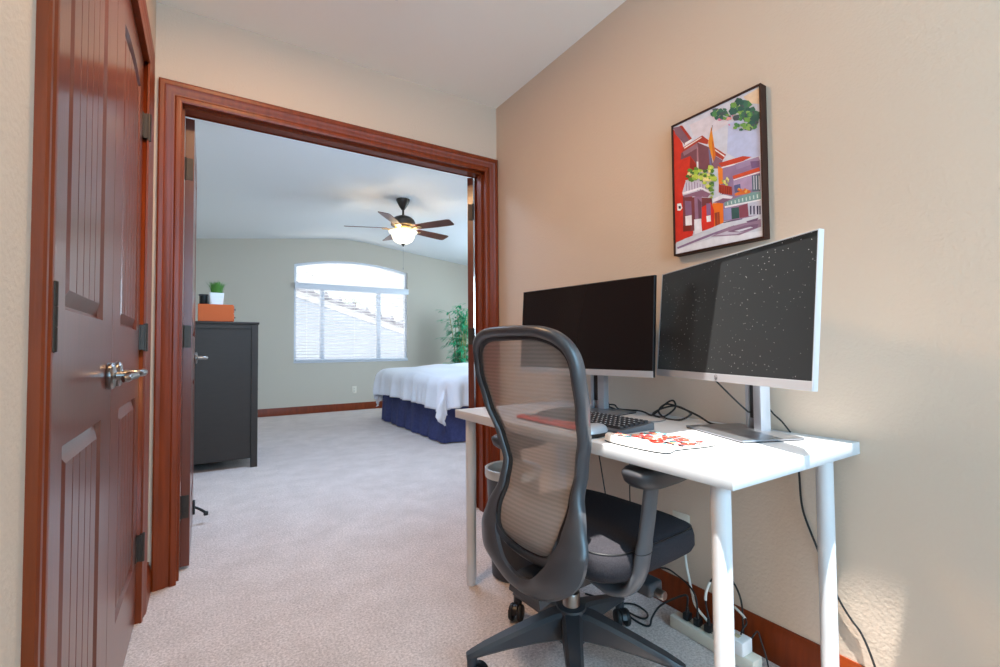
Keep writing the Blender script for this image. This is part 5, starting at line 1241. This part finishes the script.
# ------------------------------------------------------------------ dresser and what stands on it
o_ = Vector((.14, 4.85, 0))
dz = thing('dresser', 'tall espresso brown chest of drawers beside the open bedroom door', 'dresser', o_)
X0, X1, Y0, Y1, ZT = BLX + .03, .375, 4.40, 5.30, 1.205
for x in (X0, X1 - .05):
    for y in (Y0, Y1 - .05): B(o_).box((x, y, 0), (x + .05, y + .05, ZT - .02), .002, 1).build('corner_post', M['espresso'], dz)
b = B(o_); b.box((X0 + .05, Y0 + .012, .075), (X1 - .05, Y0 + .03, ZT - .055)); b.box((X0 + .05, Y1 - .03, .075), (X1 - .05, Y1 - .012, ZT - .02)); b.box((X0 + .05, Y0 + .002, ZT - .055), (X1 - .05, Y0 + .03, ZT - .02)); b.box((X0 + .004, Y0 + .05, .075), (X0 + .02, Y1 - .05, ZT - .02)); b.box((X0 + .05, Y0 + .03, .075), (X1 - .05, Y1 - .03, .095)); b.build('side_panels', M['espresso'], dz, smooth=False)
b = B(o_); b.box((X0 - .006, Y0 - .008, ZT - .02), (X1 + .008, Y1 + .008, ZT), .003, 2); b.build('top', M['espresso'], dz)
for k in range(5):
    za = .09 + k * .217
    b = B(o_); b.box((X1 - .03, Y0 + .054, za), (X1 - .006, Y1 - .054, za + .208), .003, 1); dw = b.build('drawer', M['espresso'], dz)
    for y in (4.62, 5.08):
        b = B(o_); b.lathe([(.006, X1 - .006), (.006, X1 + .008), (.014, X1 + .012), (.014, X1 + .018), (.001, X1 + .020)], (0, y, za + .104), 14, 'x'); b.build('knob', M['bronze'], dw)
o_ = Vector((.07, 4.52, ZT))
t = thing('orange_box', 'small orange drawer box on top of the dresser', 'box', o_)
b = B(o_); b.box((-.055, 4.42, ZT + .001), (.192, 4.70, ZT + .140), .003, 1); b.build('case', M['orange'], t)
for z in (.036, .103):
    b = B(o_); b.box((.190, 4.43, ZT + z - .030), (.198, 4.69, ZT + z + .030), .002, 1); d_ = b.build('drawer', M['orange'], t)
    b = B(o_); b.lathe([(.004, .198), (.005, .204), (.009, .208), (.001, .212)], (0, 4.46, ZT + z), 12, 'x'); b.build('knob', M['steel'], d_)
zb = ZT + .141
o_ = Vector((.073, 4.49, zb))
t = thing('potted_grass', 'white square pot of green grass on the orange box', 'plant', o_)
b = B(); s0, s1, h_ = .045, .053, .095
sq = lambda s, z: [(s * c, s * q, z) for c, q in [se(2 * PI * k / 32, 9) for k in range(32)]]
b.loft([sq(s0, 0), sq(s1, h_), sq(s1 - .006, h_), sq(s1 - .008, h_ - .012)]); b.build('pot', M['white_pot'], t, angle=40)
R_ = random.Random(3); b = B()
for k in range(260):
    a = R_.uniform(0, 2 * PI); r0 = .040 * math.sqrt(R_.random()); L_ = R_.uniform(.06, .105); sp = R_.uniform(.0, .055) * (r0 / .04 + .2)
    x, y = r0 * math.cos(a), r0 * math.sin(a); w = .0022; px, py = -math.sin(a) * w, math.cos(a) * w
    p0 = Vector((x, y, h_ - .014)); p1 = Vector((x + sp * .35 * math.cos(a), y + sp * .35 * math.sin(a), h_ + L_ * .6)); p2 = Vector((x + sp * math.cos(a), y + sp * math.sin(a), h_ + L_))
    q = Vector((px, py, 0)); V = [b._v(v) for v in (p0 - q, p0 + q, p1 + q, p1 - q, p2)]
    b._f([V[0], V[1], V[2], V[3]]); b._f([V[3], V[2], V[4]])
tag(b.build('grass_blades', M['grass'], t, recalc=False), kind='stuff')
o_ = Vector((-.012, 4.60, zb))
t = thing('black_canister', 'black canister with a lid beside the white grass pot', 'canister', o_)
b = B(); b.lathe([(.001, 0), (.034, 0), (.036, .003), (.036, .080)], n=28); b.build('body', M['black'], t)
b = B(); b.lathe([(.039, .079), (.041, .081), (.041, .090), (.036, .093), (.001, .094)], n=28); b.build('lid', M['dark_plastic'], t)

# ------------------------------------------------------------------ bed
MX0, MX1, MY0, MY1, MZ = 2.10, 4.15, 4.36, 6.28, .66
bed_o = Vector((3.1, 5.3, 0))
bed = thing('bed', 'large bed with rumpled white comforter and navy skirt under the window', 'bed', bed_o)
b = B(bed_o); b.box((MX0 + .02, MY0 + .02, .36), (MX1, MY1 - .02, MZ), .06, 4); b.build('mattress', M['mattress'], bed)
b = B(bed_o); b.box((MX0 + .05, MY0 + .05, .14), (MX1, MY1 - .05, .355), .01); b.build('box_spring', M['skirt'], bed)
for x in (MX0 + .12, MX1 - .1):
    for y in (MY0 + .12, MY1 - .12): B(bed_o).box((x - .03, y - .03, 0), (x + .03, y + .03, .14), .003, 1).build('bed_foot', M['black'], bed)
# pleated skirt round foot and both sides
b = B(bed_o); per = []
def add_side(p, q, n):
    for i in range(n): per.append((p[0] + (q[0] - p[0]) * i / n, p[1] + (q[1] - p[1]) * i / n))
add_side((MX1, MY0 - .02), (MX0 - .03, MY0 - .02), 120); add_side((MX0 - .03, MY0 - .02), (MX0 - .03, MY1 + .02), 120); add_side((MX0 - .03, MY1 + .02), (MX1, MY1 + .02), 60)
def skirt_pt(i, v):
    p = per[i]; a = per[max(0, i - 1)]; c = per[min(len(per) - 1, i + 1)]
    n = Vector((c[1] - a[1], -(c[0] - a[0]), 0)).normalized() * -1
    w = (.012 * math.sin(i * .42) + .009 * math.sin(i * .19 + 1)) * (.25 + .75 * (1 - v)) + .022 * (1 - v)
    return Vector((p[0], p[1], .012 + .40 * v)) + n * w
V = [[b._v(skirt_pt(i, j / 5)) for j in range(6)] for i in range(len(per))]
for i in range(len(per) - 1):
    for j in range(5): b._f([V[i][j], V[i + 1][j], V[i + 1][j + 1], V[i][j + 1]])
b.build('bed_skirt', M['skirt'], bed, angle=70)
# comforter
def comf(u, v):
    ovx, ovy = .40, .40
    x = MX0 - ovx + (MX1 - MX0 + ovx) * u; y = MY0 - ovy + (MY1 - MY0 + 2 * ovy) * v
    dx = max(0, MX0 - x); dy = max(0, MY0 - y); sy = -1
    if y > MY1: dy = y - MY1; sy = 1
    wav = .05 * math.sin(3.1 * y + .6) + .035 * math.sin(7.3 * x + 1) + .03 * math.sin(5.1 * y + 3.3 * x)
    d = math.hypot(dx, dy) * (1 + (wav if dx or dy else 0) * .9)
    r = .11; ql = r * PI / 2
    if d < ql: o, dn = r * math.sin(d / r), r * (1 - math.cos(d / r))
    else: o, dn = r, r + (d - ql) * .93
    k = 1 if d == 0 else 1 / max(1e-6, math.hypot(dx, dy))
    ex, ey = dx * k, dy * k * sy
    hang = max(0, min(1, (d - .06) / .3))
    th = math.atan2(dy * 1.0, dx) if (dx or dy) else 0
    s_ = (y if dx > dy else x)
    fold = hang * (.028 * math.sin(s_ * 17 + 2 * th) + .018 * math.sin(s_ * 29 + 1.7) + .012 * math.sin(s_ * 47) + .05 * math.sin(th * 4) * (1 if dx and dy else 0))
    ox = min(x if not dx else MX0, MX1); px = (x if not dx else MX0) - ex * (o + fold); py = (y if not dy else (MY0 if sy < 0 else MY1)) + ey * (o + fold)
    ix = min(1, max(0, (px - MX0) / .5)); iy = min(1, max(0, min(py - MY0, MY1 - py) / .4))
    top = .035 + .055 * math.sqrt(max(0, min(1, ix))) * math.sqrt(max(0, min(1, iy))) + .012 * math.sin(9 * x + 4 * y) * ix * iy + .010 * math.sin(6 * y - 5 * x) * (1 - hang)
    return (px, py, MZ + top - dn)
b = B(bed_o); b.grid(comf, 110, 120)
cf = b.build('comforter', M['comforter'], bed, angle=180, recalc=True)
sm = cf.modifiers.new('thickness', 'SOLIDIFY'); sm.thickness = .022; sm.offset = -1

# ------------------------------------------------------------------ bamboo plant
o_ = Vector((3.66, 7.05, 0))
bp_ = thing('bamboo_plant', 'tall leafy green bamboo plant in the bedroom corner behind the bed', 'plant', o_)
b = B(); b.lathe([(.001, 0), (.12, 0), (.125, .01), (.15, .27), (.155, .28), (.14, .28), (.135, .25), (.001, .25)], n=28); b.build('pot', M['espresso'], bp_)
R_ = random.Random(21); stems = []
bl_ = B()
for k in range(10):
    a = k * .9; x0, y0 = .06 * math.cos(a), .06 * math.sin(a); H_ = R_.uniform(1.35, 1.72); lx, ly = R_.uniform(-.16, .14), R_.uniform(-.12, .1)
    pts = [Vector((x0 + lx * t_ * t_, y0 + ly * t_ * t_, .24 + (H_ - .24) * t_)) for t_ in [i / 12 for i in range(13)]]
    b = B(); b.tube(pts, [.012 - .007 * i / 12 for i in range(13)], 8)
    for i in range(1, 12): b.lathe([(.0135 - .007 * i / 12, -.004), (.0145 - .007 * i / 12, 0), (.0135 - .007 * i / 12, .004)], pts[i], 8, caps=False)
    b.build('cane', M['stem'], bp_)
    for i in range(3, 13):
        for br in range(3):
            az = R_.uniform(0, 2 * PI); rl = R_.uniform(.05, .25); q0 = pts[i]
            q1 = q0 + Vector((rl * math.cos(az), rl * math.sin(az), R_.uniform(.0, .08)))
            bl_.tube([q0, (q0 + q1) / 2 + Vector((0, 0, .015)), q1], .0016, 4)
            for lf in range(5):
                p0 = q0 + (q1 - q0) * (.4 + .15 * lf); la = az + R_.uniform(-.8, .8); ll = R_.uniform(.07, .13); dr_ = R_.uniform(-.09, .01)
                d = Vector((math.cos(la), math.sin(la), 0)); w = Vector((-d.y, d.x, 0)) * .013
                m1 = p0 + d * ll * .4 + Vector((0, 0, dr_ * .3)); e_ = p0 + d * ll + Vector((0, 0, dr_))
                V = [bl_._v(v) for v in (p0, m1 + w, e_, m1 - w)]; bl_._f(V)
tag(bl_.build('foliage', M['leafg'], bp_, recalc=False), kind='stuff')

# ------------------------------------------------------------------ ceiling fan
FX, FYY = 1.95, 5.2; FZ = ceil_z(FX)
fan = thing('ceiling_fan', 'five blade mahogany ceiling fan with a lit bowl light in the bedroom', 'ceiling fan', (FX, FYY, FZ))
o_ = Vector((FX, FYY, 0)); up = FZ - 2.75
b = B(); b.lathe([(.080, .004), (.080, -.015), (.066, -.045), (.045, -.085), (.024, -.118), (.016, -.125)], n=32); b.build('canopy', M['bronze'], fan)
b = B(); b.lathe([(.013, -.12), (.013, -.20)], n=16); b.lathe([(.02, -.186), (.024, -.192), (.024, -.205)], n=16); b.build('downrod', M['bronze'], fan)
b = B(); b.lathe([(.022, -.19), (.05, -.196), (.095, -.214), (.128, -.244), (.142, -.275), (.142, -.305), (.134, -.315), (.09, -.320), (.06, -.32)], n=40); b.build('motor_housing', M['bronze'], fan)
brass = mat('antique_brass', (190, 160, 112), .32, metal=.9)
b = B(); b.lathe([(.085, -.318), (.098, -.328), (.092, -.345), (.075, -.352), (.058, -.375), (.060, -.392), (.07, -.397)], n=32); b.build('switch_housing', brass, fan)
b = B(); b.lathe([(.158, -.386), (.165, -.382), (.163, -.392), (.146, -.402), (.136, -.420), (.130, -.447), (.108, -.490), (.068, -.516), (.020, -.526), (.001, -.527)], n=40, caps=False); b.build('light_bowl', M['bowl'], fan)
b = B(); b.lathe([(.010, -.521), (.022, -.526), (.022, -.532), (.012, -.545), (.006, -.556), (.001, -.558)], n=18); b.build('finial', M['bronze'], fan)
b = B(); b.tube([(.0, .0, -.556), (.0, .0, -.80)], .0018, 6); b.lathe([(.001, -.80), (.005, -.805), (.006, -.825), (.001, -.832)], n=10); b.build('pull_chain', M['steel'], fan)
for k in range(5):
    a = math.radians(180 - 20.5 - 72 * k); R4 = Rz(a)
    pit = Matrix.Rotation(math.radians(-13), 4, 'X')
    Xb = R4 @ T(0, 0, -.350) @ pit
    b = B(X=R4); b.loft([[(x, -w, z - .004), (x, w, z - .004), (x, w, z + .004), (x, -w, z + .004)] for x, w, z in ((.075, .016, -.338), (.11, .013, -.352), (.15, .014, -.360), (.18, .030, -.356), (.225, .034, -.353), (.245, .018, -.352))])
    ir = b.build('blade_iron', brass, fan, angle=40)
    b = B(X=Xb); ol = [(.185, -.045), (.20, -.055), (.40, -.066), (.62, -.070), (.652, -.062), (.660, -.045), (.660, .045), (.652, .062), (.62, .070), (.40, .066), (.20, .055), (.185, .045)]
    b.prism(ol, lambda x, y: (x, y, .002), lambda x, y: (x, y, .008)); b.build('blade', M['blade'], fan, angle=30)

# ------------------------------------------------------------------ outside the bedroom window
b = B(Vector((3, 12, -.3))); b.box((-8, BY + .2, -.5), (14, 30, -.3)); t = b.build('ground_outside', M['ground'], smooth=False); tag(t, 'pale paved side yard beyond the bedroom window', 'ground', kind='structure')
HY = 11.0; o_ = Vector((2, HY, -.3))
hs = thing('neighbouring_house', 'white stucco house with a sloping tiled roof outside the bedroom window', 'house', o_)
rz_ = lambda x: 2.115 - .324 * (x - 1.707)
b = B(o_); b.prism([(-3, -.3), (5.6, -.3), (5.6, rz_(5.6)), (-1.2, rz_(-1.2)), (-3, rz_(.6))], lambda x, z: (x, HY, z), lambda x, z: (x, HY + 6, z)); b.build('wall', M['stucco'], hs, smooth=False)
b = B(o_); b.prism([(-1.2, rz_(-1.2) + .002), (6.0, rz_(6.0) + .002), (6.0, rz_(6) + .105), (-1.2, rz_(-1.2) + .105)], lambda x, z: (x, HY - .28, z), lambda x, z: (x, HY - .02, z)); b.build('fascia', M['winframe'], hs, smooth=False)
b = B(o_); b.prism([(-1.2, rz_(-1.2) + .107), (6.0, rz_(6.0) + .107), (6.0, rz_(6) + .20), (-1.2, rz_(-1.2) + .20)], lambda x, z: (x, HY - .30, z), lambda x, z: (x, HY + 6, z))
for k in range(24):
    x = -1.1 + k * .30; z = rz_(x) + .20
    b.prism([(x, z - .02), (x + .10, z - .05), (x + .06, z + .075), (x + .02, z + .08)], lambda X_, z_: (X_, HY - .31, z_), lambda X_, z_: (X_, HY + 5.9, z_))
b.build('roof', M['rooftile'], hs, smooth=False)
def frond_tree(x, y, h, label, seed, n):
    R_ = random.Random(seed); t = thing('tree', label, 'tree', (x, y, -.3))
    b = B(); b.tube([(0, 0, 0), (.05, 0, h * .5), (0, .05, h)], [.14, .11, .08], 10); b.build('trunk', M['bark'], t)
    b = B()
    for k in range(n):
        a = R_.uniform(0, 2 * PI); L_ = R_.uniform(.7, 1.3); up_ = R_.uniform(-.2, .9); prev = Vector((0, 0, h)); d = Vector((math.cos(a), math.sin(a), up_)).normalized()
        for s in range(9):
            p = Vector((0, 0, h)) + d * (L_ * (s + 1) / 9) - Vector((0, 0, .5 * ((s + 1) / 9) ** 2))
            for q in range(4):
                la = R_.uniform(0, 2 * PI); e_ = p + Vector((math.cos(la) * .14, math.sin(la) * .14, R_.uniform(-.1, .1))); w = Vector((-math.sin(la), math.cos(la), .3)) * .018
                V = [b._v(v) for v in (p, (p + e_) / 2 + w, e_, (p + e_) / 2 - w)]; b._f(V)
            b.tube([prev, p], .006, 4); prev = p
    tag(b.build('foliage', M['tree'], t, recalc=False), kind='stuff')
frond_tree(2.35, 18.6, 4.6, 'pale frond tree showing at the upper left of the arched window', 4, 26)
frond_tree(4.9, 18.4, 3.1, 'pale frond tree peeking over the roof behind the middle pane', 8, 22)

# hall skylight lets the sun in; unseen rear and side windows added for fill
sk = thing('window_2', 'square skylight in the hall ceiling', 'window', ((SX0 + SX1) / 2, (SY0 + SY1) / 2, CZ + .10), kind='structure')
o_ = Vector(sk.location); b = B(o_); b.box((SX0 - .04, SY0 - .04, CZ + .11), (SX1 + .04, SY1 + .04, CZ + .114)); b.build('pane', M['glass'], sk, smooth=False)
b = B(o_)
for q in ((SX0 - .06, SY0 - .06, SX1 + .06, SY0 - .001), (SX0 - .06, SY1 + .001, SX1 + .06, SY1 + .06), (SX0 - .06, SY0, SX0 - .001, SY1), (SX1 + .001, SY0, SX1 + .06, SY1)): b.box((q[0], q[1], CZ + .10), (q[2], q[3], CZ + .125))
b.build('frame', M['winframe'], sk, smooth=False)
rw = thing('added_window_3', 'added hall window behind the viewer, for fill light', 'window', ((RWX0 + RWX1) / 2, BACK, RWZ0), kind='structure')  # unseen window added around the rear fill lamp
o_ = Vector(rw.location); b = B(o_); b.box((RWX0, BACK - .10, RWZ0), (RWX1, BACK - .096, RWZ1)); b.build('pane', M['glass'], rw, smooth=False)
b = B(o_)
for q in ((RWX0, RWZ0, RWX1, RWZ0 + .05), (RWX0, RWZ1 - .05, RWX1, RWZ1), (RWX0, RWZ0, RWX0 + .05, RWZ1), (RWX1 - .05, RWZ0, RWX1, RWZ1), (.62, RWZ0, .68, RWZ1)): b.box((q[0], BACK - .12, q[1]), (q[2], BACK - .07, q[3]))
b.build('frame', M['winframe'], rw, smooth=False)
bw_ = thing('added_window_4', 'added side window in the bedroom wall beyond the bed, for fill light', 'window', (BRX, 5.5, .8), kind='structure')  # unseen window, added to hold the bedroom side fill
o_ = Vector(bw_.location); b = B(o_); b.box((BRX + .05, 4.6, .8), (BRX + .054, 6.4, 2.1)); b.build('pane', M['glass'], bw_, smooth=False)
b = B(o_)
for q in ((4.6, .8, 6.4, .85), (4.6, 2.05, 6.4, 2.1), (4.6, .8, 4.65, 2.1), (6.35, .8, 6.4, 2.1), (5.47, .8, 5.53, 2.1)): b.box((BRX + .03, q[0], q[1]), (BRX + .08, q[2], q[3]))
b.build('frame', M['winframe'], bw_, smooth=False)

# ------------------------------------------------------------------ light
w = bpy.data.worlds.new('daylight'); sc.world = w; w.use_nodes = True
bg = w.node_tree.nodes['Background']; bg.inputs[0].default_value = (.92, .96, 1.0, 1); bg.inputs[1].default_value = 1.2
def lamp(name, kind, loc, d, energy, col=(1, 1, 1), **k):
    l = bpy.data.lights.new(name, kind); l.energy = energy; l.color = col
    for a, v in k.items(): setattr(l, a, v)
    o = bpy.data.objects.new(name, l); COL.objects.link(o); o.location = loc
    o.rotation_euler = Vector(d).to_track_quat('-Z', 'Y').to_euler(); return o
lamp('sun', 'SUN', (0, 0, 6), (.13, .165, -1), 16.5, (1, .97, .92), angle=math.radians(.53))
def portal(name, loc, d, sx, sy):
    o = lamp(name, 'AREA', loc, d, 1, shape='RECTANGLE', size=sx, size_y=sy); o.data.cycles.is_portal = True
    return o
portal('skylight_portal', ((SX0 + SX1) / 2, (SY0 + SY1) / 2, CZ + .09), (0, 0, -1), SX1 - SX0, SY1 - SY0)
portal('bedroom_window_portal', ((WX0 + WX1) / 2, BY + .14, (WZ0 + WZP) / 2), (0, -1, 0), WX1 - WX0, WZP - WZ0)
# added fill lamps inside the added rear and side windows, outside this view
lamp('hall_rear_fill', 'AREA', ((RWX0 + RWX1) / 2, BACK - .03, (RWZ0 + RWZ1) / 2), (0, 1, 0), 60, (.34, .69, 1), shape='RECTANGLE', size=RWX1 - RWX0 - .1, size_y=RWZ1 - RWZ0 - .1)
lamp('bedroom_side_fill', 'AREA', (BRX + .02, 5.5, 1.45), (-1, 0, -.35), 78, (.61, .83, 1), shape='RECTANGLE', size=1.7, size_y=1.2)
lamp('fan_bulbs', 'POINT', (FX, FYY, FZ - .43), (0, 0, -1), 13, (1, .80, .50), shadow_soft_size=.05)
# added unseen fill lights: warm one under hall ceiling, cool one under bedroom ceiling
lamp('hall_ceiling_fill', 'AREA', (.15, 1.35, CZ - .03), (0, 0, -1), 17, (1, .61, .31), shape='DISK', size=.30)
lamp('bedroom_ceiling_fill', 'AREA', (1.05, 3.25, 2.53), (.1, .35, -1), 54, (.48, .68, .97), shape='RECTANGLE', size=1.2, size_y=.7)

# ------------------------------------------------------------------ camera
f_px, yaw, pitch, roll = 466.442, math.radians(32.2717), math.radians(1.8108), math.radians(-.4576)
fw_ = Vector((math.sin(yaw) * math.cos(pitch), math.cos(yaw) * math.cos(pitch), math.sin(pitch)))
r0 = Vector((math.cos(yaw), -math.sin(yaw), 0)); u0 = r0.cross(fw_)
rr = r0 * math.cos(roll) + u0 * math.sin(roll); uu = -r0 * math.sin(roll) + u0 * math.cos(roll)
cam = bpy.data.cameras.new('camera'); cam.sensor_width = 36; cam.lens = f_px / 1000 * 36; cam.clip_start = .02; cam.clip_end = 200
co = bpy.data.objects.new('camera', cam); COL.objects.link(co)
co.matrix_world = Matrix(((rr.x, uu.x, -fw_.x, 0), (rr.y, uu.y, -fw_.y, 0), (rr.z, uu.z, -fw_.z, .97), (0, 0, 0, 1)))
sc.camera = co
sc.view_settings.view_transform = 'Standard'; sc.view_settings.look = 'None'; sc.view_settings.gamma = 1
sc.view_settings.use_curve_mapping = False
sc.view_settings.exposure = 0.14
sc.cycles.max_bounces = 12; sc.cycles.diffuse_bounces = 6; sc.cycles.transparent_max_bounces = 16
sc.cycles.sample_clamp_indirect = 8
sc.cycles.use_denoising = True
